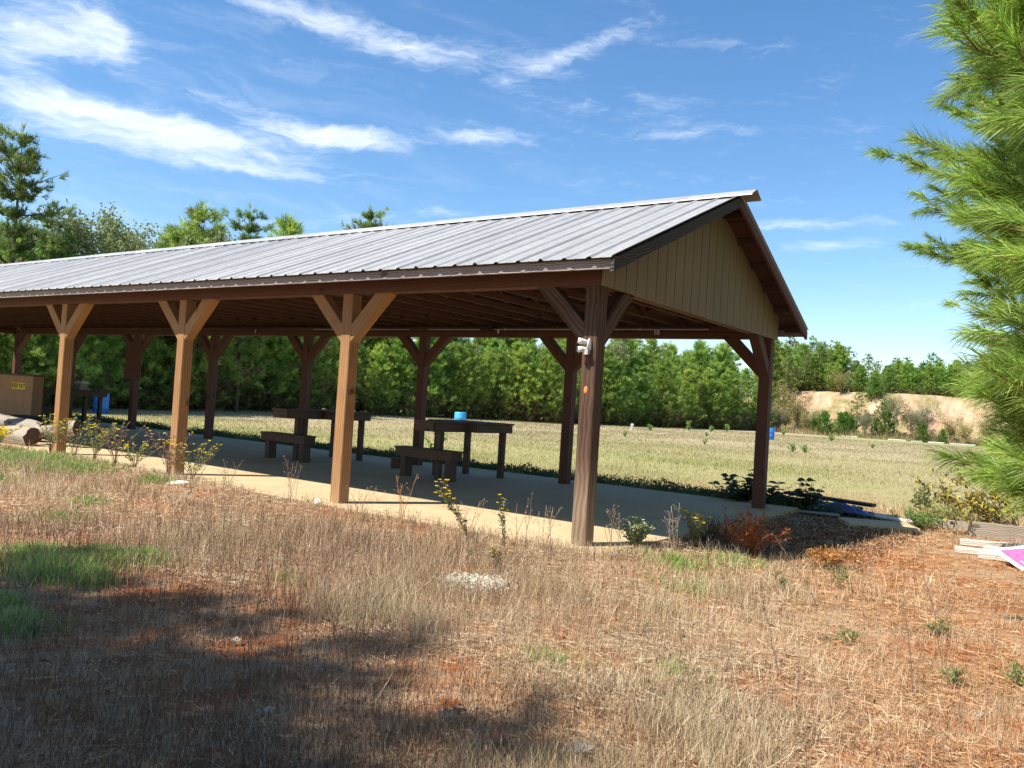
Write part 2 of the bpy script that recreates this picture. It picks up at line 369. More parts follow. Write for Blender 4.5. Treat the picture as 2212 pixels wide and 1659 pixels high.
def roof_mat():
    m, T = new_mat('roof_metal'); t = T.n('ShaderNodeTexCoord')
    mp = T.n('ShaderNodeMapping'); T.link(t.outputs['Object'], mp.inputs[0]); mp.inputs['Scale'].default_value = (3.0, .35, 1)
    n = T.noise(mp.outputs[0], 1.0, 6, .65); n2 = T.noise(t.outputs['Object'], 9, 5, .7); n3 = T.noise(t.outputs['Object'], .6, 3, .5)
    f = T.math('ADD', T.math('ADD', T.math('MULTIPLY', n, .45), T.math('MULTIPLY', n2, .25)), T.math('MULTIPLY', n3, .3))
    col = T.ramp(f, [(.32, (.31, .315, .32)), (.5, (.385, .388, .388)), (.68, (.44, .44, .435))])
    sx_ = T.n('ShaderNodeSeparateXYZ'); T.link(t.outputs['Object'], sx_.inputs[0])
    pn = T.n('ShaderNodeTexWhiteNoise'); pn.noise_dimensions = '1D'; T.link(T.math('FLOOR', T.math('DIVIDE', sx_.outputs[0], .816)), pn.inputs['W'])
    hs_ = T.n('ShaderNodeHueSaturation'); T.link(col, hs_.inputs['Color']); T.link(T.maprange(pn.outputs['Value'], 0, 1, .90, 1.08, False), hs_.inputs['Value']); col = hs_.outputs[0]
    finish(T, col, T.maprange(n2, .2, .8, .42, .62), n2, .05, .004, .25, .5); return m
M['roof'] = roof_mat()
def slab_mat():
    m, T = new_mat('tan_concrete'); t = T.n('ShaderNodeTexCoord')
    n = T.noise(t.outputs['Object'], .8, 5, .6); n2 = T.noise(t.outputs['Object'], 14, 5, .7); n3 = T.noise(t.outputs['Object'], 90, 2, .6)
    n4 = T.noise(t.outputs['Object'], 2.6, 6, .7); f = T.math('ADD', T.math('ADD', T.math('MULTIPLY', n, .35), T.math('MULTIPLY', n2, .2)), T.math('ADD', T.math('MULTIPLY', n3, .15), T.math('MULTIPLY', n4, .3)))
    col = T.ramp(f, [(.34, (.36, .26, .14)), (.5, (.50, .385, .225)), (.66, (.57, .455, .29))])
    finish(T, col, .85, n3, .15, .003, spec=.25); return m
M['slab'] = slab_mat()
def siding_mat():
    m, T = new_mat('tan_siding'); t = T.n('ShaderNodeTexCoord')
    mp = T.n('ShaderNodeMapping'); T.link(t.outputs['Object'], mp.inputs[0]); mp.inputs['Scale'].default_value = (30, 30, 1.2)
    n = T.noise(mp.outputs[0], 1.0, 4, .6); n2 = T.noise(t.outputs['Object'], .9, 3, .6)
    f = T.math('ADD', T.math('MULTIPLY', n, .5), T.math('MULTIPLY', n2, .5))
    finish(T, T.ramp(f, [(.3, (.205, .16, .10)), (.7, (.28, .225, .145))]), .75, n, .2, .002, spec=.3); return m
M['siding'] = siding_mat()

# ------------------------------------------------------------------ terrain
XL = -24.5; SLAB = (XL-.3, .30, -.15, 6.25)
def inslab(x, y, m=0.0): return (x > SLAB[0]-m) & (x < SLAB[1]+m) & (y > SLAB[2]-m) & (y < SLAB[3]+m)
def gz(x, y):
    x = np.asarray(x, float); y = np.asarray(y, float)
    z = -0.1 + 0.10*sstep(-2.5, -9, x)*sstep(3, -1, y) + .018*(fbm(x, y, 1.7, 5)-.5)*2 + .008*(vnoise(x, y, .35, 9)-.5)*2
    z = z + .075*sstep(-1.3, -.25, y)*sstep(1.6, .2, x)*sstep(3.2, .6, y)
    z = np.where(inslab(x, y, .05), np.minimum(z, -.03), z)
    return z
def ground_parts():
    # one sheet: fine near the camera, coarse to the horizon
    rs = np.concatenate([[0.01], np.geomspace(.8, 1500, 230)]); na = 300
    an = np.linspace(0, 2*np.pi, na, endpoint=False)
    X = CAM[0] + rs[:, None]*np.cos(an); Y = CAM[1] + rs[:, None]*np.sin(an)
    Z = gz(X, Y); Z = np.where(rs[:, None] > 400, -.1, Z)
    V = np.stack([X, Y, Z], -1).reshape(-1, 3)
    i = np.arange(len(rs)-1)[:, None]*na; j = np.arange(na)[None]; j2 = (j+1) % na
    a = i+j; b = i+j2; F = np.concatenate([np.stack([a, b+na, b], -1).reshape(-1, 3), np.stack([a, a+na, b+na], -1).reshape(-1, 3)])
    return V, F
def ground_mat():
    m, T = new_mat('ground'); g = T.n('ShaderNodeNewGeometry'); P = g.outputs['Position']
    s = T.n('ShaderNodeSeparateXYZ'); T.link(P, s.inputs[0]); x, y = s.outputs[0], s.outputs[1]
    n1 = T.noise(P, .55, 5, .6); n2 = T.noise(P, 4.0, 6, .65); n3 = T.noise(P, 40, 4, .7); n4 = T.noise(P, 130, 2, .6)
    soil = T.ramp(T.math('ADD', T.math('MULTIPLY', n2, .5), T.math('MULTIPLY', n3, .5)), [(.33, (.20, .062, .022)), (.5, (.40, .145, .052)), (.68, (.50, .25, .12))])
    straw = T.ramp(T.math('ADD', T.math('MULTIPLY', n3, .6), T.math('MULTIPLY', n4, .4)), [(.3, (.20, .12, .065)), (.5, (.40, .27, .165)), (.7, (.56, .42, .28))])
    near = T.mix(T.maprange(T.math('ADD', T.math('MULTIPLY', n1, .5), T.math('MULTIPLY', n2, .5)), .40, .58), soil, straw)
    # the open field: bands of green, tan and mauve stubble
    mp = T.n('ShaderNodeMapping'); T.link(P, mp.inputs[0]); mp.inputs['Scale'].default_value = (.05, .17, 1); mp.inputs['Rotation'].default_value = (0, 0, .55)
    fb = T.noise(mp.outputs[0], 1.0, 5, .6); fn = T.noise(P, 1.4, 5, .7)
    grass = T.ramp(T.math('ADD', T.math('MULTIPLY', fb, .75), T.math('MULTIPLY', fn, .25)), [(.36, (.30, .31, .11)), (.48, (.38, .34, .155)), (.60, (.42, .35, .20)), (.72, (.38, .30, .18))])
    grass = T.mix(T.math('MULTIPLY', T.maprange(n3, .3, .7), .35), grass, (.20, .15, .09))
    r2 = T.math('ADD', T.math('POWER', T.math('SUBTRACT', x, 4.04), 2.0), T.math('POWER', T.math('ADD', y, 7.17), 2.0)); r = T.math('SQRT', r2)
    far = T.maprange(T.math('ADD', r, T.math('MULTIPLY', n1, 6.0)), 14.5, 24)
    col = T.mix(far, near, grass)
    mauve = T.ramp(T.math('ADD', T.math('MULTIPLY', fb, .5), T.math('MULTIPLY', fn, .5)), [(.35, (.36, .32, .17)), (.5, (.40, .33, .20)), (.65, (.44, .36, .24))])
    col = T.mix(T.maprange(T.math('ADD', r, T.math('MULTIPLY', fb, 24.0)), 42, 58), col, mauve)
    # greener strip along the foot of the bank
    st = T.math('MULTIPLY', T.maprange(y, 78, 84), T.maprange(x, -24, -14)); col = T.mix(T.math('MULTIPLY', st, .8), col, (.27, .33, .13))
    finish(T, col, .95, T.math('ADD', n3, T.math('MULTIPLY', n2, 1.2)), .8, .03, spec=.1); return m
M['ground'] = ground_mat()
a = Acc(); V, F = ground_parts(); a.add(V, F, np.array([.3, .2, .1]))
tag(link('ground', a.mesh('ground', M['ground'], True)), None, None, kind='structure')

# ------------------------------------------------------------------ the sandy bank at the far end of the field
BX = np.array([-60, -44, -36, -31, -27, -22, -17, -12, -6, 2, 12, 26, 60.]); BY = np.array([82, 88, 92, 92.5, 91.5, 92.5, 93, 94, 96, 99, 103, 108, 115.])
def bank_z(x, y):
    yb = np.interp(x, BX, BY) + 1.2*(fbm(x, x*0+3, 5, 31)-.5)*2
    h = np.interp(x, [-60, -36, -30, -27, -20, -12, 0, 60], [2.5, 3.2, 4.6, 5.1, 5.3, 5.35, 5.2, 4.5]) + .25*(fbm(x, y, 6, 37)-.5)
    t = np.clip((y-yb)/6.5, 0, 1)
    f = .42*t + .58*sstep(.28, .98, t)
    gully = ((fbm(x, y*.25, 1.6, 33)-.5)*1.7+(fbm(x+y*.3, y*.3, 4.5, 39)-.5)*1.6)*np.sin(np.pi*t)
    return -.3 + (h+.3)*f + gully + .12*(fbm(x, y, .6, 35)-.5)
xs = np.linspace(-60, 60, 380); ys = np.concatenate([np.linspace(78, 104, 120), np.linspace(104.5, 260, 50)])
X, Y = np.meshgrid(xs, ys); Z = bank_z(X, Y); Z[0] = -.6
na = len(xs); i = np.arange(len(ys)-1)[:, None]*na; j = np.arange(na-1)[None]; A_ = i+j
F = np.concatenate([np.stack([A_, A_+1, A_+na+1], -1).reshape(-1, 3), np.stack([A_, A_+na+1, A_+na], -1).reshape(-1, 3)])
def bank_mat():
    m, T = new_mat('sandy_bank'); g = T.n('ShaderNodeNewGeometry'); P = g.outputs['Position']; s = T.n('ShaderNodeSeparateXYZ'); T.link(P, s.inputs[0])
    mp = T.n('ShaderNodeMapping'); T.link(P, mp.inputs[0]); mp.inputs['Scale'].default_value = (1.2, .4, .35)
    n1 = T.noise(mp.outputs[0], 1.0, 6, .65); n2 = T.noise(P, .35, 5, .6); n3 = T.noise(P, 3.5, 4, .7)
    sand = T.ramp(T.math('ADD', T.math('MULTIPLY', n1, .6), T.math('MULTIPLY', n3, .4)), [(.32, (.32, .18, .10)), (.5, (.54, .36, .23)), (.66, (.66, .50, .36))])
    veg = T.ramp(n3, [(.35, (.16, .15, .06)), (.65, (.40, .32, .16))])
    k = T.maprange(T.math('ADD', n2, T.math('MULTIPLY', n3, .35)), .62, .78)
    left = T.maprange(s.outputs[0], -25, -29); low = T.maprange(s.outputs[2], 1.4, .3)
    k = T.math('MAXIMUM', k, T.math('MAXIMUM', T.math('MULTIPLY', left, .8), T.math('MULTIPLY', low, .7)))
    finish(T, T.mix(k, sand, veg), .95, T.math('ADD', n1, n3), .8, .2, spec=.1); return m
a = Acc(); a.add(np.stack([X, Y, Z], -1).reshape(-1, 3), F, np.array([.5, .4, .3]))
tag(link('sandy_bank', a.mesh('sandy_bank', bank_mat(), True)), None, None, kind='structure')

# ------------------------------------------------------------------ the open-sided shooting pavilion
S = 3.5; PW = .17; WD = 5.39; HB = 2.60; YC = (WD+PW)/2; ZR = 4.157; SL = .4207; EO = .446; GX = .37
def zt(y, drop=0.0): return ZR - abs(y-YC)*SL - drop
pav = tag(empty('pavilion'), 'long open-sided timber shooting pavilion with pale ribbed metal roof and tan gable', 'pavilion')
sl = Wood(); sl.box(SLAB[0], SLAB[1], SLAB[2], SLAB[3], -.22, 0, ch=.01); link('floor_slab', sl.mesh('floor_slab', M['slab']), pav)
def post(x, y, mat, braces, near, seedv):
    w = Wood(); w.beam((x, y, -.12), (x, y, HB + (.0 if not (near and x > -.5) else 0)), PW, PW, up=(0, 1, 0), ch=.009, seed=seedv)
    o = link('post', w.mesh('post', mat), pav)
    for (dx, dy) in braces:
        b = Wood(); z0 = HB-.60; off = PW/2; hh = .16
        # 45 degree knee brace, outer edge from z0 on the post to .60 out on the beam
        d = hh/2*math.sqrt(.5)
        p0 = (x+dx*(off)-dx*d, y+dy*off-dy*d, z0+d); p1 = (x+dx*(off+.60)-dx*d, y+dy*(off+.60)-dy*d, HB+d)
        # extend a little so the mitre cuts meet post face and beam underside
        c0 = (dx, dy, 0); c1 = (0, 0, 1)
        P0 = Vector(p0)+Vector((dx*d, dy*d, d)); P1 = Vector(p1)-Vector((dx*d, dy*d, d))
        b.beam(P0, P1, .15, hh, up=(-dx, -dy, 1), ch=.005, cut0=c0, cut1=c1, seed=seedv+3.3)
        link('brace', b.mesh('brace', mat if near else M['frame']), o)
    return o
NB = 7
posts = {}
for i in range(NB+1):
    br = []
    if i > 0: br.append((1, 0))
    if i < NB: br.append((-1, 0))
    if i in (0,): br.append((0, 1))
    p_ = post(-S*i - PW/2, PW/2, M['old'] if i == 0 else M['gold'], br, True, i*5.1); posts['n', i] = p_
    if i == 0: p_['label'] = 'darker weathered corner post with cathedral grain'
    br = [b for b in br if b[1] == 0] + ([(0, -1)] if i == 0 else [])
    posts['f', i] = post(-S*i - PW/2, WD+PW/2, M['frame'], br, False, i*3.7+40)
k = bpy.data.meshes.new('knot'); import bmesh
bm = bmesh.new(); bmesh.ops.create_uvsphere(bm, u_segments=16, v_segments=8, radius=1); 
for v in bm.verts: v.co = Vector((v.co.x*.022, v.co.y*.006, v.co.z*.038))
bm.to_mesh(k); bm.free(); k.materials.append(M['amber']); link('knot', k, posts['n', 0], (-.098, -.002, 1.55))
# eave beams and end tie beams
for nm, y0, y1, mat in (('eave_beam', -.017, PW+.017, M['frame']), ('eave_beam', WD-.017, WD+PW+.017, M['frame'])):
    w = Wood(); 
    zsplit = 2.70 if y0 > 1 else None
    xs_ = [0.012, -2*S+.4, -4*S+.9, -6*S-.2, XL-PW-.1]
    for a_, b_ in zip(xs_[:-1], xs_[1:]):
        if zsplit:
            w.beam((b_+.002, (y0+y1)/2, (HB+zsplit)/2), (a_-.002, (y0+y1)/2, (HB+zsplit)/2), y1-y0, zsplit-HB-.004, ch=.005)
            w.beam((b_+.6, (y0+y1)/2+.0, (zsplit+2.80)/2), (a_+.596 if a_ < 0 else a_-.002, (y0+y1)/2, (zsplit+2.80)/2), y1-y0-.05, 2.80-zsplit-.004, ch=.005)
        else:
            w.beam((b_+.002, y0+.045, (HB+2.80)/2), (a_-.002, y0+.045, (HB+2.80)/2), .09, .2, ch=.005)
            w.beam((b_+.8, y1-.05, (HB+2.80)/2+.004), (min(a_+.798, .01), y1-.05, (HB+2.80)/2+.004), .09, .19, ch=.005)
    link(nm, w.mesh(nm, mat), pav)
for xx in (-.09, XL-.09):
    w = Wood(); w.beam((xx, PW+.02, 2.665), (xx, WD-.02, 2.665), .13, .12, ch=.005); w.beam((xx, PW+.02, 2.765), (xx, WD-.02, 2.765), .05, .07, ch=.004)
    link('tie_beam', w.mesh('tie_beam', M['frame']), pav)
# trusses
def truss(x, tail=True):
    w = Wood(); t = .038
    w.beam((x, -.02, 2.847), (x, WD+PW+.02, 2.847), t, .088, ch=.002)
    for sgn in (-1, 1):
        ye = YC + sgn*(YC+EO-.06); dz = .045+.045
        w.beam((x, YC, zt(YC)-dz), (x, ye, zt(ye)-dz), t, .088, up=(0, 0, 1), ch=.002, cut0=(0, 1, 0), cut1=(0, 1, 0))
        ym = YC + sgn*1.35
        w.beam((x+.039, YC+sgn*.05, zt(YC)-.2), (x+.039, ym, 2.86), t, .07, up=(1, 0, 0), ch=.002)
        w.beam((x+.039, YC+sgn*1.9, zt(YC+sgn*1.9)-.1), (x+.039, ym, 2.86), t, .07, up=(1, 0, 0), ch=.002)
    return w
tx = -.35
n_t = 0
while tx > XL:
    o = link('truss', truss(tx).mesh('truss', M['frame']), pav) if n_t == 0 else None
    if n_t == 0: truss0 = o
    else:
        o = truss0.copy(); COL.objects.link(o); o.parent = pav; o.location = (tx+.35, 0, 0)
    n_t += 1; tx -= .61
# decking, ribbed metal, ridge cap
for sgn in (-1, 1):
    ye = YC + sgn*(YC+EO-.03)
    w = Wood(); n = 7
    for q in range(n):                                      # boards running the length of the roof
        ya = YC+sgn*.01 + (ye-YC)*q/n; yb = YC + (ye-YC)*(q+1)/n - sgn*.006; ym = (ya+yb)/2
        w.beam((XL-.5, ym, zt(ym)-.034), (GX-.045, ym, zt(ym)-.034), abs(yb-ya)*math.sqrt(1+SL*SL), .012, up=(0, sgn*SL, 1), ch=.001)
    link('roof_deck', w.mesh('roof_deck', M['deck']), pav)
    # metal sheet: rib profile along x, swept down the slope
    xs_ = []; hs = []; x = GX+.005; rib = .272; kx = 0
    while x > XL-.5:
        big = .024 if kx % 3 == 0 else .016
        for dx, hz in ((0, big), (-.014, big), (-.034, 0), (-.136+.006, 0), (-.136-.006, .0035) if True else None, (-.136-.02, 0), (-.238, 0), (-.258, big)):
            xs_.append(x+dx); hs.append(hz)
        x -= rib; kx += 1
    xs_ = np.array(xs_); hs = np.array(hs); n = len(xs_)
    rows = [(YC+sgn*.0, 0), (YC + (ye-YC)*.5, 0), (YC+sgn*(YC+EO), 0)]
    V = []; 
    for (yy, _) in rows: V.append(np.stack([xs_, np.full(n, yy), zt(yy)-.012+hs], 1))
    for (yy, _) in rows: V.append(np.stack([xs_, np.full(n, yy), zt(yy)-.016+hs], 1))
    V = np.concatenate(V); F = []
    for r_ in range(2):
        for i in range(n-1):
            a_ = r_*n+i; q = [a_, a_+1, a_+n+1, a_+n]
            F.append(q if sgn > 0 else q[::-1]); b_ = 3*n+a_; q = [b_, b_+n, b_+n+1, b_+1]; F.append(q if sgn > 0 else q[::-1])
    for i in range(n-1):
        a_ = 2*n+i; F.append([a_, a_+1, a_+1+3*n, a_+3*n])
    me = bpy.data.meshes.new('roof_sheet'); me.from_pydata(V.tolist(), [], F); me.materials.append(M['roof']); me.update()
    link('roof_sheet', me, pav)
V = []; F = []
prof = [(-.17, -.17*SL+.012), (-.165, -.165*SL+.024), (-.02, .034), (0, .042), (.02, .034), (.165, -.165*SL+.024), (.17, -.17*SL+.012)]
xr = [GX+.19, GX, -4.6, -4.62, -9.9, -9.92, -15.2, -15.22, XL-.5]
for q, xx in enumerate(xr):
    lift = .006*(1 if q in (2, 4, 6) else 0) + .004*math.sin(q*3.1)
    for (dy, dz) in prof: V.append((xx, YC+dy, ZR-.012+dz+lift+.012))
for q in range(len(xr)-1):
    for i in range(6): b_ = q*7+i; F.append((b_, b_+7, b_+8, b_+1))
me = bpy.data.meshes.new('ridge_cap'); me.from_pydata(V, [], F); me.materials.append(M['roof']); me.update()
rc = link('ridge_cap', me, pav); so = rc.modifiers.new('thick', 'SOLIDIFY'); so.thickness = .003
# fascia boards, just inside the drip edge
for sgn in (-1, 1):
    yf = YC + sgn*(YC+EO-.055)
    w = Wood(); xx = GX-.003; zz = zt(yf)-.03
    for L in (4.3, 4.9, 4.9, 4.9, 4.9, 1.4):
        w.beam((xx-L, yf-sgn*.012, zz-.05), (xx-.004, yf-sgn*.012, zz-.05), .024, .112, ch=.002); xx -= L
    link('fascia', w.mesh('fascia', M['fascia']), pav)
# barge boards with lookouts, both gables
for xe, inn in ((GX, -1), (XL-.5, 1)):
    for sgn in (-1, 1):
        w = Wood(); ye = YC + sgn*(YC+EO-.02)
        w.beam((xe+inn*.022, YC, zt(YC)-.026-.07), (xe+inn*.022, ye, zt(ye)-.026-.07), .04, .118, up=(0, 0, 1), ch=.004, cut0=(0, 1, 0), cut1=(0, 1, 0))
        link('barge_board', w.mesh('barge_board', M['black'] if sgn < 0 else M['frame']), pav)
        w = Wood()
        x0, x1 = (0.06, GX-.043) if inn < 0 else (XL-.455, XL-.21)
        for q in range(6):
            yy = YC + sgn*(.25+q*.56)
            w = Wood(); w.beam((x0, yy, zt(yy)-.088), (x1, yy, zt(yy)-.088), .036, .085, ch=.002); link('lookout', w.mesh('lookout', M['deck']), pav)
        # gable siding: vertical boards over a recessed backing
def gable(x, out):
    w = Wood(); y = -.017; pitch = .2425
    def topz(yy): return zt(yy)-.045
    def slab(y0, y1, xa, xb):
        ys_ = [y0] + ([YC] if y0 < YC < y1 else []) + [y1]
        f = [(xb, y0, HB-.004), (xb, y1, HB-.004)] + [(xb, q, topz(q)) for q in reversed(ys_)]
        b_ = [(xa, p[1], p[2]) for p in f]
        w.poly(f if out > 0 else f[::-1]); w.poly(b_[::-1] if out > 0 else b_)
        n = len(f)
        for i in range(n):
            j_ = (i+1) % n; q = [f[i], b_[i], b_[j_], f[j_]]; w.poly(q if out > 0 else q[::-1])
    while y < WD+PW+.017-.01:
        y1 = min(y+pitch-.016, WD+PW+.017); slab(y, y1, x, x+out*.016); y += pitch
    slab(-.014, WD+PW+.014, x-out*.006, x-out*.0005)
    return w
link('gable_siding', gable(.022, 1).mesh('gable_siding', M['siding']), pav)
link('gable_siding', gable(XL-PW-.03, -1).mesh('gable_siding', M['siding']), pav)
# conduit along the far beam, junction boxes
c = Acc(); yq = WD-.045
tube(c, [(-1.0, yq, 2.742), (-6.9, yq, 2.742)], .011, [.55, .53, .5], 8); tube(c, [(-7.4, yq, 2.742), (-10.3, yq, 2.745)], .011, [.5, .48, .45], 8)
pts = [(x, yq-.01, 2.80-.05*math.sin((x+10.5)/-3.5*math.pi) if x < -10.5 else 2.78) for x in np.linspace(-7.2, -14, 20)]
tube(c, pts, .006, [.05, .05, .05], 5)
for q in (-2.2, -5.0, -9.0): tube(c, [(q, yq-.004, 2.725), (q, yq-.004, 2.765)], .02, [.5, .48, .45], 6)
link('conduit', c.mesh('conduit', M['stem']), pav)
w = Wood(); w.box(-5.55, -5.27, WD-.10, WD-.02, 2.715, 2.79); link('junction_box', w.mesh('junction_box', M['dark']), pav)
def text_mesh(txt, size, mat, ext=.002, bold=.0):
    cu = bpy.data.curves.new('t', 'FONT'); cu.body = txt; cu.size = size; cu.extrude = ext; cu.offset = bold; cu.align_x = 'CENTER'; cu.align_y = 'CENTER'
    ob = bpy.data.objects.new('t', cu); COL.objects.link(ob); bpy.context.view_layer.update()
    me = bpy.data.meshes.new_from_object(ob.evaluated_get(bpy.context.evaluated_depsgraph_get())); bpy.data.objects.remove(ob); 
    me.materials.clear(); me.materials.append(mat); me.name = 'lettering'; return me
for i, num in enumerate(('10', '9', '8', '7')):
    x = -1.91 - S*i + (.24 if i in (1,) else 0) + (.05 if i == 3 else 0)
    wpl = .125 if num == '10' else .085
    w = Wood(); w.box(x-wpl/2, x+wpl/2, WD-.029, WD-.018, 2.63, 2.745, ch=.002)
    s_ = link('number_sign', w.mesh('number_sign', M['blackp']), pav); s_['label'] = 'black plaque with white number ' + num
    t = link('numeral', text_mesh(num, .115, M['white'], .001, .002), s_, (x, WD-.0315, 2.6875)); t.rotation_euler = (math.radians(90), 0, 0)
# floodlight with two heads on the corner post
w = Wood(); w.box(-.105, -.062, -.022, -.001, 1.95, 2.05); fl = link('floodlight', w.mesh('floodlight', M['white']), pav)
def head(p, d, r, L):
    a_ = Acc(); d = Vector(d).normalized(); p = Vector(p); n = 20
    ref = d.cross(Vector((0, 0, 1))).normalized(); up = ref.cross(d)
    rings = [(0, .45), (.15, .75), (.6, 1.0), (1.0, 1.0), (1.0, .80), (.55, .75), (.5, .0)]
    V = []; 
    for (t, k_) in rings:
        for q in range(n):
            an = 2*math.pi*q/n; V.append(p + d*(L*t) + (ref*math.cos(an)+up*math.sin(an))*(r*k_))
    F = []
    for i in range(len(rings)-1):
        for q in range(n):
            A0 = i*n+q; B0 = i*n+(q+1) % n; F += [[A0, B0, B0+n], [A0, B0+n, A0+n]]
    col = np.full((len(V), 3), .8); col[4*n:] = [.12, .10, .08]; col[2*n:3*n] *= .8
    a_.add([v[:] for v in V], F, col); return a_
for z, d in ((2.035, (-.75, -.62, .12)), (1.965, (-.70, -.70, -.06))):
    link('lamp_head', head((-.088, -.035, z-.01), d, .028, .10).mesh('lamp_head', M['stem']), fl)
w = Wood(); w.box(-.108, -.060, -.075, -.024, 1.90, 1.95, ch=.008); link('motion_sensor', w.mesh('motion_sensor', M['galv']), fl)
a_ = Acc(); tube(a_, [(-.075, -.03, 2.06), (-.073, -.045, 2.02), (-.08, -.06, 1.95)], .008, [.75, .75, .73]); link('bracket', a_.mesh('bracket', M['stem']), fl)
# notice panel and small shelf on far posts, faded rope mark and whitewash on near posts
w = Wood(); w.box(-17.95, -17.19, WD-.03, WD-.004, 1.35, 2.40); link('notice_panel', w.mesh('notice_panel', M['frame']), pav)
w = Wood(); w.box(-14.50, -14.02, WD-.20, WD-.002, 1.03, 1.06); w.box(-14.30, -14.20, WD-.10, WD-.002, .93, 1.03); link('shelf', w.mesh('shelf', M['dark']), pav)
a_ = Acc(); rg = np.random.default_rng(4); cx_, cy_ = -3.488, .085
for q in range(3):
    th = np.linspace(0, 2*np.pi, 14); rr = .03+.012*rg.uniform()
    tube(a_, np.stack([np.full(14, cx_+.004), cy_-.035+.035*q+rr*np.cos(th)*.7, 1.38+rr*np.sin(th)*.8+.01*q], 1), .004, [.10, .035, .025], 5)
link('wire_loop', a_.mesh('wire_loop', M['stem']), posts['n', 1])

# ------------------------------------------------------------------ things under the roof
def shooting_table(lbl, dx, dy=0.0, wedge=False):
    t = tag(empty('shooting_table', (-5.05+dx, 4.2+dy, 0)), lbl, 'table', 'shooting tables under the pavilion roof')
    ox, oy = -5.05, 4.2
    w = Wood(); zt_, th = .995, .035
    pl = []
    for q in range(3): w.box(-5.14+q*.145-ox, -5.0+q*.145-ox, 3.12-oy, 4.02-oy, zt_-th, zt_, ch=.003)
    for q in range(8): w.box(-5.62-ox, -4.54-ox, 4.03+q*.145-oy, 4.17+q*.145-oy, zt_-th, zt_, ch=.003)
    link('table_top', w.mesh('table_top', M['bench']), t)
    w = Wood(); b, tz = .135, zt_-th-.002
    w.box(-5.12-ox, -4.73-ox, 3.135-oy, 3.175-oy, tz-b, tz); w.box(-4.755-ox, -4.715-ox, 3.18-oy, 4.04-oy, tz-b-.003, tz-.003)
    w.box(-5.13-ox, -5.09-ox, 3.18-oy, 4.04-oy, tz-b-.003, tz-.003)
    w.box(-5.60-ox, -4.57-ox, 4.045-oy, 4.085-oy, tz-b, tz); w.box(-4.60-ox, -4.56-ox, 4.09-oy, 5.16-oy, tz-b-.003, tz-.003)
    w.box(-5.61-ox, -5.57-ox, 4.09-oy, 5.16-oy, tz-b-.003, tz-.003); w.box(-5.56-ox, -4.605-ox, 5.12-oy, 5.16-oy, tz-b, tz)
    link('apron', w.mesh('apron', M['bench']), t)
    for (x, y) in ((-4.68, 5.03), (-5.48, 5.03), (-4.97, 3.62), (-5.48, 4.17), (-4.68, 4.17)):
        if (x, y) == (-4.68, 4.17): continue
        w = Wood(); w.beam((x-ox, y-oy, 0), (x-ox, y-oy, tz-.001), .11, .09, up=(0, 1, 0)); link('leg', w.mesh('leg', M['bench']), t)
    w = Wood()
    for q in range(2): w.box(-5.80-ox, -4.50-ox, 3.40+q*.148-oy, 3.542+q*.148-oy, .475, .51)
    w.box(-5.78-ox, -4.52-ox, 3.405-oy, 3.44-oy, .345, .473); w.box(-5.78-ox, -4.52-ox, 3.65-oy, 3.685-oy, .345, .473)
    w.box(-4.555-ox, -4.521-ox, 3.443-oy, 3.647-oy, .346, .472); w.box(-5.779-ox, -5.745-ox, 3.443-oy, 3.647-oy, .346, .472)
    st = link('seat', w.mesh('seat', M['bench']), t)
    for x in (-5.63, -4.64):
        w = Wood(); w.beam((x-ox, 3.545-oy, 0), (x-ox, 3.545-oy, .474), .12, .19, up=(0, 1, 0)); link('seat_leg', w.mesh('seat_leg', M['bench']), st)
    return t
shooting_table('dark wooden shooting table with attached seat, nearest the corner post', 0)
shooting_table('dark wooden shooting table with attached seat, partly behind the second near post', -3.5, -.1)
shooting_table('dark shooting table with a grey rest on top, seen between the two leftmost near posts', -14.0, .1)
shooting_table('dark shooting table beside the KEEP OUT box, mostly hidden by the leftmost near post', -17.5, .0)
# a grey rifle rest on the third table
r = tag(empty('rifle_rest', (-19.0, 4.75, .995)), 'small grey stepped rest on the left shooting table', 'rest')
w = Wood(); w.box(-.19, .19, -.15, .15, 0, .06); w.box(-.12, .12, -.1, .1, .06, .16); link('base', w.mesh('base', M['log']), r)
w = Wood(); w.box(-.20, .20, -.12, .12, .162, .20); w.box(-.16, .16, -.1, .1, .202, .235); link('cushion', w.mesh('cushion', M['plank']), r)
# small red-brown block by the far post
w = Wood(); w.box(-.10, .10, -.09, .09, 0, .17, ch=.012)
w.box(-.115, .115, -.10, .10, .172, .19, ch=.004)
tag(link('wooden_block', w.mesh('wooden_block', M['frame']), None, (-6.75, 4.55, 0)), 'small dark red-brown block on the slab left of the nearer seat', 'block')
# the KEEP OUT storage box
kb = tag(empty('storage_box', (-19.4, 3.14, 0)), 'brown plywood storage box with a yellow KEEP OUT sign', 'storage box')
w = Wood()
for q in range(7): w.box(-1.75+q*.45, -1.75+q*.45+.444, -.14, -.12, 0.02, 1.28, ch=.003)
w.box(1.38, 1.40, -.118, .118, .02, 1.28, ch=.003)
link('wall', w.mesh('wall', M['ply']), kb)
w = Wood(); w.box(-1.80, 1.43, -.17, .16, 1.285, 1.325, ch=.006); link('lid', w.mesh('lid', M['bench']), kb)
w = Wood(); w.box(-1.74, 1.378, -.117, .12, .0, 1.283); link('body', w.mesh('body', M['dark']), kb)
w = Wood(); w.box(.28, 1.02, -.152, -.142, .93, 1.10, ch=.002); sg = link('warning_sign', w.mesh('warning_sign', M['yellow']), kb)
t = link('lettering', text_mesh('KEEP OUT', .155, M['blackp'], .001, .004), sg, (.65, -.154, 1.015)); t.rotation_euler = (math.radians(90), 0, 0)
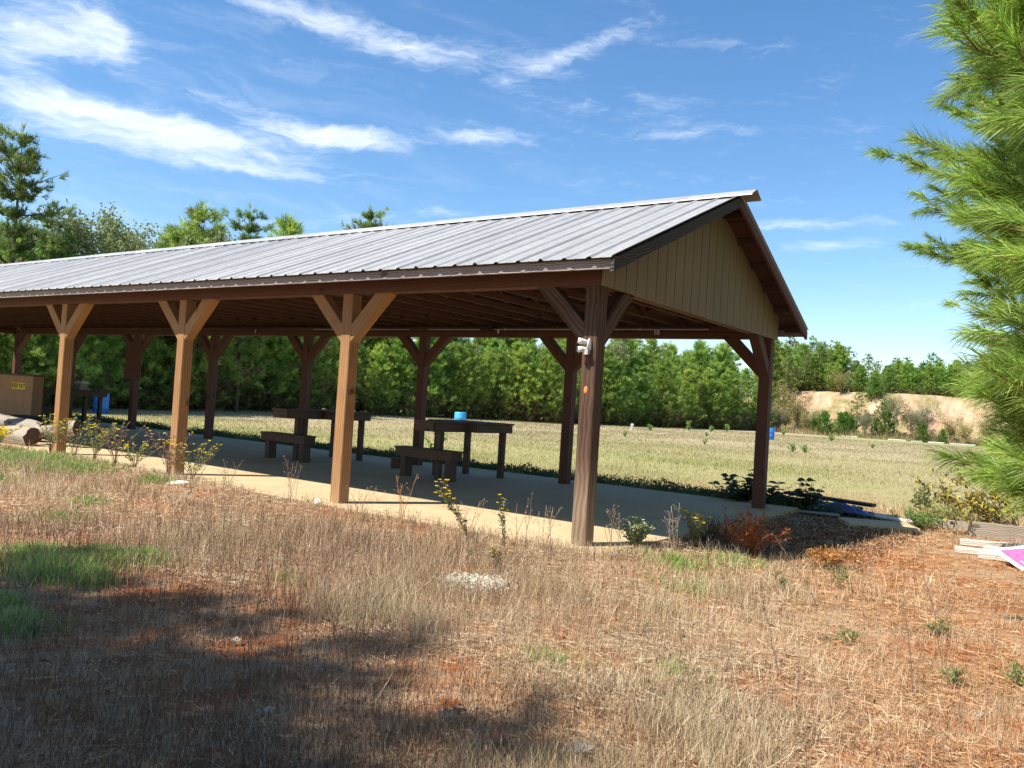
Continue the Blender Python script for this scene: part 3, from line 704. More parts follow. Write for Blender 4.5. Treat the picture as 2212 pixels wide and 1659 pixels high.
w = Wood(); w.box(-.55, .55, -.35, .35, .28, .34); w.box(-.5, .5, -.3, .3, .08, .278); w.box(-.52, -.42, -.32, .32, 0, .079); w.box(.42, .52, -.32, .32, 0, .079)
tag(link('crate', w.mesh('crate', M['dark']), None, (-16.7, 2.2, 0)), 'low dark wooden crate on the slab in front of the KEEP OUT box', 'crate')

# weathered logs heaped at the slab edge
def log(loc, L, r, rz, tilt, lbl):
    rg = np.random.default_rng(int(abs(loc[0])*10)); t = tag(empty('log', loc), lbl, 'log', 'weathered logs heaped at the left end of the slab')
    t.rotation_euler = (0, tilt, rz); n = 14; V = []; F = []; uv = []
    me = bpy.data.meshes.new('bark')
    rings = 9
    for i in range(rings):
        x = -L/2+L*i/(rings-1)
        for q in range(n):
            an = 2*math.pi*q/n; rr = r*(1+.16*math.sin(2*an+i*.7)+.10*math.sin(5*an-i)+.10*rg.uniform(-1, 1))*(1-.12*abs(i-4)/4); V.append((x, rr*math.cos(an), rr*math.sin(an)+.02*math.sin(i)))
    for i in range(rings-1):
        for q in range(n):
            q2 = (q+1) % n; F.append((i*n+q, i*n+q2, (i+1)*n+q2, (i+1)*n+q)); uv += [(i*L/8, q*.06), (i*L/8, q*.06+.06), ((i+1)*L/8, q*.06+.06), ((i+1)*L/8, q*.06)]
    me.from_pydata(V, [], F); me.uv_layers.new(name='UVMap').data.foreach_set('uv', np.array(uv, np.float32).ravel()); me.materials.append(M['log'])
    me.polygons.foreach_set('use_smooth', [True]*len(F)); me.update(); link('trunk', me, t)
    for e, rv in ((0, True), (rings-1, False)):
        m2 = bpy.data.meshes.new('cut_end'); idx = list(range(e*n, e*n+n)); idx = idx[::-1] if not rv else idx
        m2.from_pydata([V[q] for q in idx], [], [tuple(range(n))[::-1]]); u2 = m2.uv_layers.new(name='UVMap'); m2.materials.append(M['bench']); m2.update(); link('cut_end', m2, t)
log((-14.1, .75, .30), 2.0, .19, .25, .12, 'thick grey log lying on top at the far left')
log((-12.3, .85, .28), 1.0, .14, .35, -.16, 'short grey log stub raised behind the leftmost near post')
log((-13.3, .25, .13), 2.2, .19, .12, -.02, 'tan log with a dark sawn end, lowest and nearest of the heap')
log((-15.0, .3, .12), 2.0, .17, .5, .0, 'pale log at the picture edge, behind the lowest one')

# ------------------------------------------------------------------ barrels in the field
def barrel(x, y, z, mat, lbl):
    t = tag(empty('barrel', (x, y, z)), lbl, 'barrel', 'blue plastic barrels out in the field')
    prof = [(0, .27), (.02, .29), (.28, .295), (.30, .305), (.32, .295), (.56, .295), (.58, .305), (.60, .295), (.84, .29), (.875, .27), (.88, .25)]
    a_ = Acc(); n = 24; V = []; F = []
    for (h, r_) in prof:
        for q in range(n): V.append((r_*math.cos(2*math.pi*q/n), r_*math.sin(2*math.pi*q/n), h))
    for i in range(len(prof)-1):
        for q in range(n):
            A0 = i*n+q; B0 = i*n+(q+1) % n; F += [[A0, B0, B0+n], [A0, B0+n, A0+n]]
    a_.add(V, F, np.array([.1, .3, .6])); link('body', a_.mesh('body', mat, True), t)
    a_ = Acc(); V = [(.25*math.cos(2*math.pi*q/n), .25*math.sin(2*math.pi*q/n), .868) for q in range(n)]+[(0, 0, .868)]
    a_.add(V, [[q, (q+1) % n, n] for q in range(n)], np.array([.1, .3, .6])); link('lid', a_.mesh('lid', mat), t)
    return t
barrel(-21.7, 25.1, -.12, M['lblue'], 'light blue barrel showing just above the nearer shooting table')
barrel(-14.55, 51.5, -.12, M['blue'], 'blue barrel far out in the field beside the right rear post')
barrel(-28.6, 10.55, -.16, M['blue'], 'deep blue barrel in the shade seen through the left table legs')

# ------------------------------------------------------------------ target stakes, boards and timbers in the field
def stake(x, y, h, tilt, lbl):
    w = Wood(); w.beam((0, 0, -.05), (0, 0, h), .16, .04, up=(0, 1, 0)); w.beam((-.13, -.022, h*.78), (.13, -.022, h*.84), .003, .07)
    o = link('target_stake', w.mesh('target_stake', M['plank']), None, (x, y, -.1)); o.rotation_euler = (0, tilt, .4); tag(o, lbl, 'stake', 'pale target stakes in the field')
stake(-23.3, 47.0, .55, .22, 'white target stake leaning right, beyond the corner post')
stake(-17.2, 46.5, .45, -.3, 'pale target stake leaning left beside a small green weed')
w = Wood(); w.beam((-.45, 0, .06), (.45, .25, .14), .14, .03); tag(link('board', w.mesh('board', M['plank']), None, (-18.9, 42.6, -.1)), 'short pale board lying in the middle of the field', 'board')
tm = [(-20.0, 91.0, -16.9, 89.4), (-13.9, 90.3, -11.9, 89.0), (-11.3, 88.3, -10.4, 88.9), (-10.0, 90.4, -8.4, 89.8), (-7.9, 89.8, -5.6, 90.2), (-23.6, 90.2, -22.6, 90.0)]
names = ['longest pale timber edging the foot of the bank', 'pale timber left of the thin bare-stemmed tree', 'short pale timber right of the thin bare-stemmed tree', 'pale timber in front of the round green bushes', 'rightmost pale timber, nearly behind the pine', 'small pale timber left of the green pine shrubs']
for (x0, y0, x1, y1), nm in zip(tm, names):
    w = Wood(); w.beam((x0, y0, -.02), (x1, y1, .0), .22, .13, ch=.03); o = link('edging_timber', w.mesh('edging_timber', M['plank'])); tag(o, nm, 'timber', 'pale timbers edging the foot of the bank')

# ------------------------------------------------------------------ debris beside the pavilion and at the right edge
def board(p0, p1, wd, th, mat, lbl, up=(0, 0, 1), nm='board', grp=None):
    w = Wood(); w.beam(p0, p1, wd, th, up=up, ch=.004); return tag(link(nm, w.mesh(nm, mat)), lbl, nm.replace('_', ' '), grp)
G1 = 'boards dumped beside the pavilion'
board((-.30, 7.62, .10), (1.18, 7.45, .06), .22, .05, M['dark'], 'long black board on top of the dumped boards', grp=G1)
board((-.45, 7.35, .03), (1.02, 7.25, -.01), .26, .06, M['dark'], 'black board directly under the topmost one', grp=G1)
board((-.1, 6.75, -.03), (1.2, 6.9, -.03), .20, .03, M['plank'], 'pale board lying flat in front of the blue tarp', grp=G1)
board((1.0, 7.0, -.04), (1.95, 6.75, -.06), .30, .025, M['plank'], 'pale thin panel reaching right from the shade', grp=G1)
board((.0, 6.2, -.05), (.9, 6.35, -.05), .12, .03, M['grey'], 'grey narrow board half hidden under dead grass', grp=G1)
board((-.2, 7.9, -.02), (.35, 7.8, .03), .40, .02, M['white'], 'small white sheet catching light behind the boards', grp=G1)
a_ = Acc(); gx_, gy_ = np.meshgrid(np.linspace(-.5, .5, 22), np.linspace(-.3, .3, 14)); zz = .14*np.exp(-((gx_/.35)**2+(gy_/.22)**2)) + .05*(fbm(gx_*5, gy_*5, .6, 3)-.5)
zz = zz + .03*np.abs(np.sin(gx_*17+gy_*9)); i = np.arange(13)[:, None]*22; j = np.arange(21)[None]; q = i+j
a_.add(np.stack([gx_, gy_, zz], -1).reshape(-1, 3), np.concatenate([np.stack([q, q+1, q+23], -1).reshape(-1, 3), np.stack([q, q+23, q+22], -1).reshape(-1, 3)]), np.array([.02, .03, .2]))
o = tag(link('tarp', a_.mesh('tarp', M['tarp'], True), None, (.80, 6.85, -.06)), 'crumpled dark blue tarp among the dumped boards', 'tarp'); o.rotation_euler = (0, 0, .2); o.modifiers.new('t', 'SOLIDIFY').thickness = .006
w = Wood(); w.beam((1.15, 5.55, -.07), (2.0, 5.95, -.07), .75, .09, ch=.03); tag(link('concrete_slab', w.mesh('concrete_slab', M['slab'])), 'broken flat tan concrete piece lying in the shade', 'concrete piece')
G2 = 'grey planks stacked at the right edge'
board((2.74, 4.78, -.03), (4.6, 5.05, .02), .14, .07, M['plank'], 'thick white-grey plank on top at the right edge', grp=G2)
board((2.75, 4.22, -.06), (3.35, 4.34, -.06), .20, .06, M['plank'], 'short split grey plank left of the purple sign', grp=G2)
board((3.02, 4.05, -.055), (4.4, 4.15, -.05), .34, .07, M['plank'], 'broad tan-grey plank under the purple sign', grp=G2)
board((3.05, 4.62, -.04), (3.7, 4.20, -.01), .12, .05, M['plank'], 'grey plank lying crosswise under the thick one', grp=G2)
board((3.5, 4.45, -.02), (4.5, 4.62, .0), .2, .07, M['plank'], 'grey plank end showing between thick plank and sign', grp=G2)
board((2.72, 6.0, -.0), (3.9, 6.15, -.0), .05, .26, M['log'], 'dark grey board on edge under the drooping pine needles', grp=G2)
board((2.2, 6.9, -.03), (2.75, 6.75, -.03), .3, .14, M['log'], 'pinkish grey timber block behind the yellow shrub', grp=G2)
sg = tag(empty('yard_sign', (3.62, 3.72, .04)), 'torn purple and white lettered sign lying on the planks', 'sign'); sg.rotation_euler = (math.radians(16), math.radians(-8), math.radians(38))
w = Wood(); w.box(-.36, .36, -.27, .27, -.004, 0, ch=.001); link('panel', w.mesh('panel', M['white']), sg)
w = Wood(); w.box(-.30, .36, -.21, .21, .001, .003, ch=.0005); link('purple_field', w.mesh('purple_field', M['purple']), sg)
t = link('lettering', text_mesh('LO', .15, M['white'], .001, .004), sg, (-.16, -.13, .0055))

# white chunk and chalky patch in the grass, white rag of paint at the second post's foot
def rock(loc, sx_, sy_, sz_, lbl, seed, nm='rock'):
    bm = bmesh.new(); bmesh.ops.create_icosphere(bm, subdivisions=4, radius=1)
    for v in bm.verts:
        k_ = 1+.30*(float(fbm(v.co.x*3+9, v.co.y*3+v.co.z*2, 1.0, seed))-.5)+.12*(float(vnoise(v.co.x*9, v.co.z*9+v.co.y*7, 1, seed+3))-.5); v.co = Vector((v.co.x*sx_, v.co.y*sy_, v.co.z*sz_))*k_
    me = bpy.data.meshes.new(nm); bm.to_mesh(me); bm.free(); me.materials.append(M['rock'])
    o = link(nm, me, None, loc); return tag(o, lbl, 'rock')
o = rock((-5.95, -.62, .0), .17, .09, .05, 'bright white rock in grass in front of the third near post', 5); o.rotation_euler = (0, -.15, .5)
o = rock((-3.70, -.16, .0), .06, .04, .05, 'chalky white lump at the foot of the second near post', 8)

# ------------------------------------------------------------------ weeds, shrubs
GREEN = np.array([.10, .17, .035]); YG = np.array([.24, .27, .05]); BROWN = np.array([.13, .075, .045]); TAN = np.array([.42, .30, .17]); RUST = np.array([.36, .12, .04])
def flower_weed(loc, h, seed, lbl, nst=5, lean=(0, 0), leafcol=(.13, .17, .06), flow=(.85, .62, .02), nfl=16, stemcol=(.16, .10, .05), spread=.35, grp='yellow-flowered weeds along the slab edge', leafn=26, fsize=.02):
    rg = np.random.default_rng(seed); t = tag(empty('flowering_weed', loc), lbl, 'weed', grp)
    st = Acc(); lf = Acc(); fl = Acc()
    for s in range(nst):
        an = rg.uniform(0, 6.28); sp = rg.uniform(.15, 1)*spread; hh = h*rg.uniform(.7, 1.05)
        tip = np.array([math.cos(an)*sp+lean[0], math.sin(an)*sp+lean[1], hh]); n = 7; u = np.linspace(0, 1, n)[:, None]
        pts = tip*u**np.array([1.3, 1.3, .9]) + rg.normal(size=(n, 3))*.008; pts[0] = (rg.uniform(-.02, .02), rg.uniform(-.02, .02), -.03)
        tube(st, pts, np.linspace(.0045, .0022, n), stemcol, 4)
        k = rg.uniform(.25, 1, leafn); P = np.stack([np.interp(k, u[:, 0], pts[:, i]) for i in range(3)], 1)
        d = rg.normal(size=(leafn, 3)); d[:, 2] = np.abs(d[:, 2])*.6+.2
        leaves(lf, P, d, rg.uniform(.025, .065, leafn), rg.uniform(.008, .018, leafn), np.array(leafcol), rg, .3)
        for q in range(max(1, nfl//nst)):                                  # flowering side twigs near the top
            kk = rg.uniform(.72, 1.0); b = np.array([np.interp(kk, u[:, 0], pts[:, i]) for i in range(3)])
            e = b + np.array([rg.normal()*.05, rg.normal()*.05, rg.uniform(.01, .08)]); tube(st, [b, (b+e)/2+rg.normal(size=3)*.004, e], .0015, stemcol, 3)
            m_ = 9; dd = np.stack([np.cos(np.arange(m_)*.698), np.sin(np.arange(m_)*.698), rg.uniform(.1, .6, m_)], 1)
            leaves(fl, np.tile(e, (m_, 1)), dd, fsize*rg.uniform(.8, 1.2), fsize*.55, np.array(flow), rg, .12)
    link('stem', st.mesh('stem', M['stem']), t); link('leaves', lf.mesh('leaves', M['leaf']), t); link('flowers', fl.mesh('flowers', M['leaf']), t); return t
fw = [(-12.9, -.7, .55, 'tall yellow-flowered weed in front of the logs, at the left edge'), (-11.9, -.9, .40, 'low yellow weed between logs and the leftmost near post'), (-11.25, -1.0, .42, 'densest yellow flower clump, left of the leftmost near post'),
      (-10.75, -.9, .38, 'bright yellow flowers at the foot of the leftmost near post'), (-10.0, -.35, .66, 'tall greenish weed just right of the leftmost near post'), (-9.3, -.3, .60, 'branching weed, second right of the leftmost near post'),
      (-8.7, -.3, .55, 'yellow-budded weed midway between the two left near posts'), (-8.0, -.35, .68, 'tall seedy weed left of the third near post'), (-7.55, -.3, .42, 'low yellow sprigs touching the third near post'),
      (-6.6, -.35, .62, 'purple-stemmed weed just right of the third near post'), (-6.1, -.3, .50, 'yellow-flowered weed, second right of the third near post')]
for i, (x, y, h, l) in enumerate(fw):
    dense = i in (2, 3)
    flower_weed((x, y, float(gz(x, y))), h, 100+i, l, nst=22 if dense else 11, nfl=170 if dense else (30 if i not in (7, 9) else 10), spread=.52, leafn=26, flow=(.86, .70, .03), fsize=.030 if dense else .024,
                stemcol=(.20, .05, .06) if i == 9 else (.17, .12, .06), leafcol=(.25, .29, .10) if i not in (7, 9) else (.30, .21, .14))
flower_weed((-.92, -.65, -.1), .62, 131, 'tallest yellow goldenrod sprig before the sunlit slab', nst=4, lean=(-.40, -.02), nfl=26, spread=.08, flow=(.9, .68, .03), fsize=.02, leafn=46, grp=None)
flower_weed((-.62, -.50, -.1), .52, 132, 'smaller yellow goldenrod sprig left of the corner post', nst=3, lean=(-.10, 0), nfl=10, spread=.07, flow=(.9, .68, .03), fsize=.02, leafn=26, grp=None)
flower_weed((-.1, -1.35, -.1), .20, 133, 'tiny yellow flower low in the grass before the corner post', nst=3, nfl=6, spread=.06, grp=None)
flower_weed((.28, .55, -.1), .36, 134, 'pale green bushy weed at the foot of the corner post', nst=30, nfl=14, spread=.28, flow=(.62, .62, .42), leafcol=(.26, .33, .17), leafn=40, grp=None, fsize=.02)
flower_weed((.62, 1.25, -.1), .40, 135, 'yellow-headed weed right of the pale green bush', nst=9, nfl=26, spread=.24, flow=(.92, .68, .02), leafcol=(.2, .24, .09), leafn=30, grp=None, fsize=.024)
def dead_stalks(loc, h, seed, lbl, n=5, col=(.30, .17, .10), spread=.15, lean=(0, 0), heads=True, twigs=3, grp='dead stalks standing before the slab'):
    rg = np.random.default_rng(seed); t = tag(empty('dead_stalk', loc), lbl, 'dead weed', grp); st = Acc(); hd = Acc()
    for s in range(n):
        tip = np.array([rg.normal()*spread+lean[0], rg.normal()*spread+lean[1], h*rg.uniform(.6, 1)]); u = np.linspace(0, 1, 7)[:, None]
        b0 = np.array([rg.normal()*.04, rg.normal()*.04, -.03]); pts = b0+(tip-b0)*u**np.array([1.4, 1.4, 1]) + rg.normal(size=(7, 3))*.006
        tube(st, pts, np.linspace(.0032, .0016, 7), np.array(col)*rg.uniform(.8, 1.2), 4)
        for q in range(twigs):
            kk = rg.uniform(.4, .95); b = np.array([np.interp(kk, u[:, 0], pts[:, i]) for i in range(3)]); e = b+np.array([rg.normal()*.045, rg.normal()*.045, rg.uniform(.02, .11)])
            tube(st, [b, e], .0012, np.array(col), 3)
            if heads: needles(hd, e[None], np.array([[0, 0, 1.]]), np.array([.014]), 9, .006, 1.2, rg, np.array([[.45, .36, .26]]))
    link('stem', st.mesh('stem', M['stem']), t)
    if heads: link('seed_heads', hd.mesh('seed_heads', M['straw']), t)
    return t
ds = [(-5.25, -.35, .40, 'green-brown wisps right of the purple-stemmed weed', (.3, .25, .12)), (-3.95, -.35, .62, 'brown seeded stalks just left of the second near post', (.32, .20, .12)), (-2.55, -.55, .42, 'thin pale stalks right of the second near post', (.40, .28, .18)),
      (-1.95, -.55, .66, 'orange-brown stalks fanning out before the slab, left of the goldenrod', (.46, .22, .09)), (-.78, -.95, .50, 'short rusty stalks under the goldenrod', (.40, .22, .12)), (-.38, -.55, .62, 'dark knobbly stalk pair nearest the corner post on its left', (.22, .12, .08)),
      (-.08, -.62, .48, 'thin pale twigs touching the corner post', (.35, .25, .17)), (.20, .25, .44, 'wispy stalks right of the corner post', (.36, .24, .16)), (.55, .80, .55, 'pale-tipped stalks above the pale green bush', (.42, .33, .24))]
for i, (x, y, h, l, c_) in enumerate(ds): dead_stalks((x, y, float(gz(x, y))), h, 200+i, l, col=c_, n=7 if i != 5 else 4, spread=.10)
# long single stalks leaning through the foreground
for i, (p0, p1, l) in enumerate([((-4.35, -1.6, -.1), (-5.25, -.55, .50), 'long dark stalk leaning left across the sunlit grass'), ((3.35, -1.35, -.1), (2.85, .6, .55), 'tall thin dark stalk leaning left on the pine straw'),
                                 ((2.35, -.4, -.1), (1.55, .9, .28), 'dark stalk leaning over the building shadow edge'), ((2.62, -2.3, -.1), (2.35, -1.9, .32), 'upright dark twig in the right foreground'), ((3.3, -2.1, -.1), (3.1, -1.4, .36), 'thin leafy dark twig left of the right edge')]):
    rg = np.random.default_rng(i+300); a_ = Acc(); u = np.linspace(0, 1, 9)[:, None]; p0 = np.array(p0); p1 = np.array(p1); pts = (p1-p0)*u**np.array([1, 1, .8])+rg.normal(size=(9, 3))*.006; pts[0] = 0
    tube(a_, pts, np.linspace(.004, .0018, 9), [.12, .08, .06], 4)
    k = rg.uniform(.2, 1, 22); P = np.stack([np.interp(k, u[:, 0], pts[:, q]) for q in range(3)], 1); needles(a_, P, rg.normal(size=(22, 3))+[0, 0, 1], np.full(22, .03), 3, .004, .6, rg, np.tile([.16, .12, .07], (22, 1)))
    tag(link('dead_stalk', a_.mesh('dead_stalk', M['stem']), None, tuple(p0)), l, 'dead weed', 'long dead stalks in the foreground')
def twig_bush(loc, h, w_, seed, lbl, col, n=26, lay=1.0, name='bush', leafL=.02, cat='bush', tcol=None):
    rg = np.random.default_rng(seed); t = tag(empty(name, loc), lbl, cat); st = Acc(); lf = Acc(); tc_ = tcol if tcol is not None else np.array(col)*.6
    for s in range(n):
        an = rg.uniform(0, 6.28); rr = w_/2*math.sqrt(rg.uniform()); tip = np.array([math.cos(an)*rr, math.sin(an)*rr, h*rg.uniform(.45, 1)*(1-.35*(2*rr/w_)**2)]); u = np.linspace(0, 1, 6)[:, None]
        pts = tip*u**np.array([1.1, 1.1, .85])+rg.normal(size=(6, 3))*.01; pts[0] = 0; tube(st, pts, np.linspace(.004, .0015, 6), tc_, 3)
        for q in range(7):
            kk = rg.uniform(.35, 1); b = np.array([np.interp(kk, u[:, 0], pts[:, i]) for i in range(3)]); e = b+np.array([rg.normal(), rg.normal(), rg.uniform(.2, 1.2)])*.06*lay; tube(st, [b, e], .0013, tc_, 3)
            m_ = 7; P = b+(e-b)*rg.uniform(.2, 1.05, (m_, 1)); leaves(lf, P, rg.normal(size=(m_, 3))+[0, 0, .6], rg.uniform(.7, 1.3, m_)*leafL, leafL*.5, np.array(col), rg, .3)
    link('stem', st.mesh('stem', M['stem']), t); link('leaves', lf.mesh('leaves', M['leaf']), t); return t
twig_bush((1.15, 1.55, -.1), .62, .85, 41, 'rust-orange dead bush at the edge of the building shadow', (.46, .15, .045), n=34, leafL=.022)
twig_bush((.75, 1.9, -.1), .50, .45, 42, 'small brown dead bush left of the rust-orange one', (.28, .12, .07), n=16, leafL=.018)
twig_bush((1.95, 1.55, -.1), .22, .55, 43, 'flattened orange dead fern at the tip of the shadow', (.50, .25, .08), n=16, leafL=.03)
twig_bush((2.05, 6.3, -.1), .30, .8, 44, 'fresh green low shrub at the tip of the dumped boards', (.20, .30, .08), n=34, leafL=.028)
twig_bush((2.35, 6.9, -.1), .52, .95, 45, 'pale yellow-green shrub behind the fresh green one', (.36, .38, .12), n=40, leafL=.026)
twig_bush((1.75, 8.6, -.1), .60, .55, 46, 'spindly green sapling in dry grass beyond the boards', (.20, .22, .08), n=10, leafL=.05)
for i, (x, y, h, w_, l) in enumerate([(3.75, -1.45, .15, .30, 'low green weed at the right edge on pine straw'), (3.45, -1.75, .10, .18, 'small green weed left of the one at the right edge'), (2.25, .6, .28, .20, 'small upright green sprig before the shadow tip'),
                                      (2.75, -1.3, .10, .30, 'flat green sprig on straw in the right middle ground'), (1.9, .1, .22, .15, 'yellow-green sprig in dry grass right of centre'), (3.2, -.5, .12, .2, 'thin green sprig on red pine straw near the planks')]):
    twig_bush((x, y, -.1), h*1.1, w_, 60+i, l, (.24, .30, .10), n=6, leafL=.017, lay=.45, tcol=[.2, .15, .08])
# a tuft of long dark blades in the shade
a_ = Acc(); rg = np.random.default_rng(9); n = 70; an = rg.uniform(0, 6.28, n); blades(a_, np.stack([rg.normal(size=n)*.03, rg.normal(size=n)*.03, np.zeros(n)], 1), rg.uniform(.1, .38, n), np.full(n, .012), np.stack([np.cos(an), np.sin(an)], 1)*rg.uniform(.2, .55, (n, 1)), .5, np.tile([.06, .08, .035], (n, 1)), rg)
tag(link('grass_tuft', a_.mesh('grass_tuft', M['leaf']), None, (.45, 2.1, -.1)), 'dark long-bladed tuft in shade left of the rusty bush', 'grass tuft')
# broad-leaved plant round the foot of the right rear post
def broad_plant(loc, h, w_, seed, lbl, col, n, L):
    rg = np.random.default_rng(seed); t = tag(empty('broad_leaved_plant', loc), lbl, 'plant'); st = Acc(); lf = Acc()
    for s in range(n):
        an = rg.uniform(0, 6.28); rr = w_/2*math.sqrt(rg.uniform()); tip = np.array([math.cos(an)*rr, math.sin(an)*rr*.6, h*rg.uniform(.4, 1)*(1-.45*(2*rr/w_)**2)]); u = np.linspace(0, 1, 5)[:, None]
        pts = tip*u; pts[1:-1] += rg.normal(size=(3, 3))*.02; tube(st, pts, np.linspace(.006, .003, 5), [.07, .06, .03], 4)
        for q in range(5):
            b = tip*(1-.16*q); m_ = 2; aa = rg.uniform(0, 6.28); d = np.array([[math.cos(aa), math.sin(aa), .15], [-math.cos(aa), -math.sin(aa), .15]]); leaves(lf, np.tile(b, (2, 1)), d, L*rg.uniform(.7, 1.15, 2), L*.62, np.array(col), rg, .25, upn=1.3)
    link('stem', st.mesh('stem', M['stem']), t); link('leaves', lf.mesh('leaves', M['leaf']), t)
broad_plant((-.62, 6.35, -.1), .78, 1.25, 71, 'dark broad-leaved plant left of the right rear post', (.06, .09, .03), 26, .16)
broad_plant((.25, 6.55, -.1), .60, 1.0, 72, 'dark broad-leaved plant right of the right rear post', (.06, .09, .03), 26, .12)
# yellowing shrub at the right edge
def yellow_shrub(loc, seed):
    rg = np.random.default_rng(seed); t = tag(empty('yellowing_shrub', loc), 'yellow and brown leaved shrub arching left from under the pine', 'shrub'); st = Acc(); lf = Acc()
    for s in range(19):
        an = rg.uniform(1.9, 4.1); L = rg.uniform(.5, 1.4); hz = rg.uniform(.2, 1.0); n = 9; u = np.linspace(0, 1, n)[:, None]
        pts = np.array([math.cos(an)*L, math.sin(an)*L*.8, hz])*np.concatenate([u, u, u**.6], 1)+rg.normal(size=(n, 3))*.015; pts[0] = 0; tube(st, pts, np.linspace(.008, .002, n), [.12, .08, .06], 4)
        for q in range(9):
            kk = rg.uniform(.3, 1); b = np.array([np.interp(kk, u[:, 0], pts[:, i]) for i in range(3)]); e = b+rg.normal(size=3)*np.array([.12, .12, .06]); tube(st, [b, e], .002, [.12, .08, .06], 3)
            m_ = 8; P = b+(e-b)*np.linspace(.15, 1.1, m_)[:, None]; c_ = np.where(rg.uniform(size=(m_, 1)) < .38, [[.17, .10, .045]], [[.50, .40, .06]]); c_ = np.where(rg.uniform(size=(m_, 1)) < .2, [[.25, .33, .07]], c_)
            leaves(lf, P, rg.normal(size=(m_, 3))+[0, 0, -.2], rg.uniform(.045, .08, m_), rg.uniform(.025, .04, m_), c_, rg, .2)
    link('stem', st.mesh('stem', M['stem']), t); link('leaves', lf.mesh('leaves', M['leaf']), t)
yellow_shrub((3.3, 6.35, -.1), 5)

# small green weeds dotted over the field
fp = [(-23.4, 50.5, .5, 'green weed right of the leaning white stake'), (-24.5, 60.5, .8, 'largest green weed midway along the tree line'), (-23.3, 62.6, .6, 'green weed right above the left-leaning stake'), (-17.1, 46.0, .35, 'small green weed at the foot of the left-leaning stake'),
      (-24.4, 69.4, .75, 'round green weed farthest right before the dark pines'), (-11.5, 31.7, .30, 'tiny weed in the middle of the mauve grass'), (-16.7, 33.3, .35, 'yellow-green weed below the right-leaning stake'), (-7.0, 31.0, .42, 'left one of two green weeds right of the rear post'),
      (-6.7, 32.0, .42, 'right one of two green weeds right of the rear post'), (-12.7, 61.0, .62, 'green weed below the pale timbers'), (-19.8, 72, .6, 'small green weed right of the far blue barrel'), (-7.1, 48.4, .35, 'dark tiny weed in the right part of the field'), (-9.2, 5.9+2.6, .55, 'fresh green seedling behind the third near post')]
def field_weed(x, y, h, lbl, seed):
    rg = np.random.default_rng(seed); t = tag(empty('field_weed', (x, y, -.1)), lbl, 'weed', 'small green weeds dotted over the field'); lf = Acc(); st = Acc()
    for s in range(13):
        tip = np.array([rg.normal()*h*.24, rg.normal()*h*.24, h*rg.uniform(.45, 1.1)]); tube(st, [[0, 0, 0], tip*.5, tip], .006, [.1, .12, .04], 3)
        m_ = 11; leaves(lf, tip*rg.uniform(.3, 1.05, (m_, 1)), rg.normal(size=(m_, 3))+[0, 0, .6], h*.20, h*.10, np.array([.20, .34, .07]), rg, .2)
    link('stem', st.mesh('stem', M['stem']), t); link('leaves', lf.mesh('leaves', M['leaf']), t)
for i, (x, y, h, l) in enumerate(fp): field_weed(x, y, h, l, 400+i)

# ------------------------------------------------------------------ grasses
rng = np.random.default_rng(11)
cfh = np.array([cf.x, cf.y]); base_ang = math.atan2(cfh[1], cfh[0])
def fan(n, r0, r1, rg, power=1.0):
    """points on the ground in front of the place where one stands, thinning with distance"""
    if power == 1.0: r = np.exp(rg.uniform(math.log(r0), math.log(r1), n))
    else: r = rg.uniform(r0**power, r1**power, n)**(1/power)
    an = base_ang + rg.uniform(-.72, .66, n)
    return CAM[0]+r*np.cos(an), CAM[1]+r*np.sin(an), r
def tcol(c, n, rg, j=.22): return np.array(c)[None]*(1+rg.uniform(-j, j, (n, 1)))*(1+rg.uniform(-.06, .06, (n, 3)))
def soil_mask(x, y):        # 1 where the red soil shows through
    return sstep(.44, .58, fbm(x, y, 1.2, 61)) * np.maximum(sstep(-2.9, -3.7, y), .7*sstep(1.6, 2.8, x))
def straw_side(x, y):        # 1 on the pine straw at the right
    return sstep(-.2, 1.1, (x-2.45) + .32*(y+2.5) + 1.0*(fbm(x, y, 1.4, 77)-.5))
def clear(x, y):
    k = ~inslab(x, y, -.02)
    sh = (x > -.2) & (x < 1.7) & (y > 1.5) & (y < 7.4)
    wp = np.hypot((x-.14)/.30, (y+1.96)/.24) < 1
    return k & ~(sh & (rng.uniform(size=len(x)) < .75)) & ~(wp & (rng.uniform(size=len(x)) < .7))
# flat litter
acc = Acc(); n = 300000; x, y, r = fan(n, 1.8, 15, rng); shz = sstep(-3.35, -3.9, y+.4*(fbm(x, y, .9, 19)-.5))*sstep(3.0, 2.2, x); k = clear(x, y) & (rng.uniform(size=n) < (.22+.78*sstep(.36, .56, fbm(x, y, .42, 15)))*(1-.60*soil_mask(x, y))*(1-.78*shz)); x, y, r = x[k], y[k], r[k]; n = len(x)
an = rng.uniform(0, 6.28, n)+1.2*fbm(x, y, .5, 23); L = rng.uniform(.04, .12, n)*(1+.9*(rng.uniform(size=n) < .15)); ss = straw_side(x, y)
rnd = rng.uniform(size=(n, 1))
c = np.where(rnd < .5, [[.50, .375, .235]], np.where(rnd < .75, [[.33, .225, .135]], [[.66, .545, .385]])); co = np.where(rnd < .5, [[.50, .27, .12]], np.where(rnd < .75, [[.33, .14, .055]], [[.66, .46, .26]]))
ss = np.maximum(ss, .8*sstep(-3.2, -3.8, y)*sstep(3.0, 2.2, x)); c = c*(1-ss[:, None]) + co*ss[:, None]; c = c*(1+rng.uniform(-.2, .2, (n, 1)))  # litter tinted red inside the tree shade to warm the shade's tone
P = np.stack([x, y, gz(x, y)+rng.uniform(.002, .03, n)], 1); up = np.stack([np.cos(an)*L, np.sin(an)*L, rng.uniform(-.01, .02, n)], 1)
wv = np.where(ss > .5, .0032, .0036)*rng.uniform(.7, 1.3, n)*np.maximum(1, r/5.5)
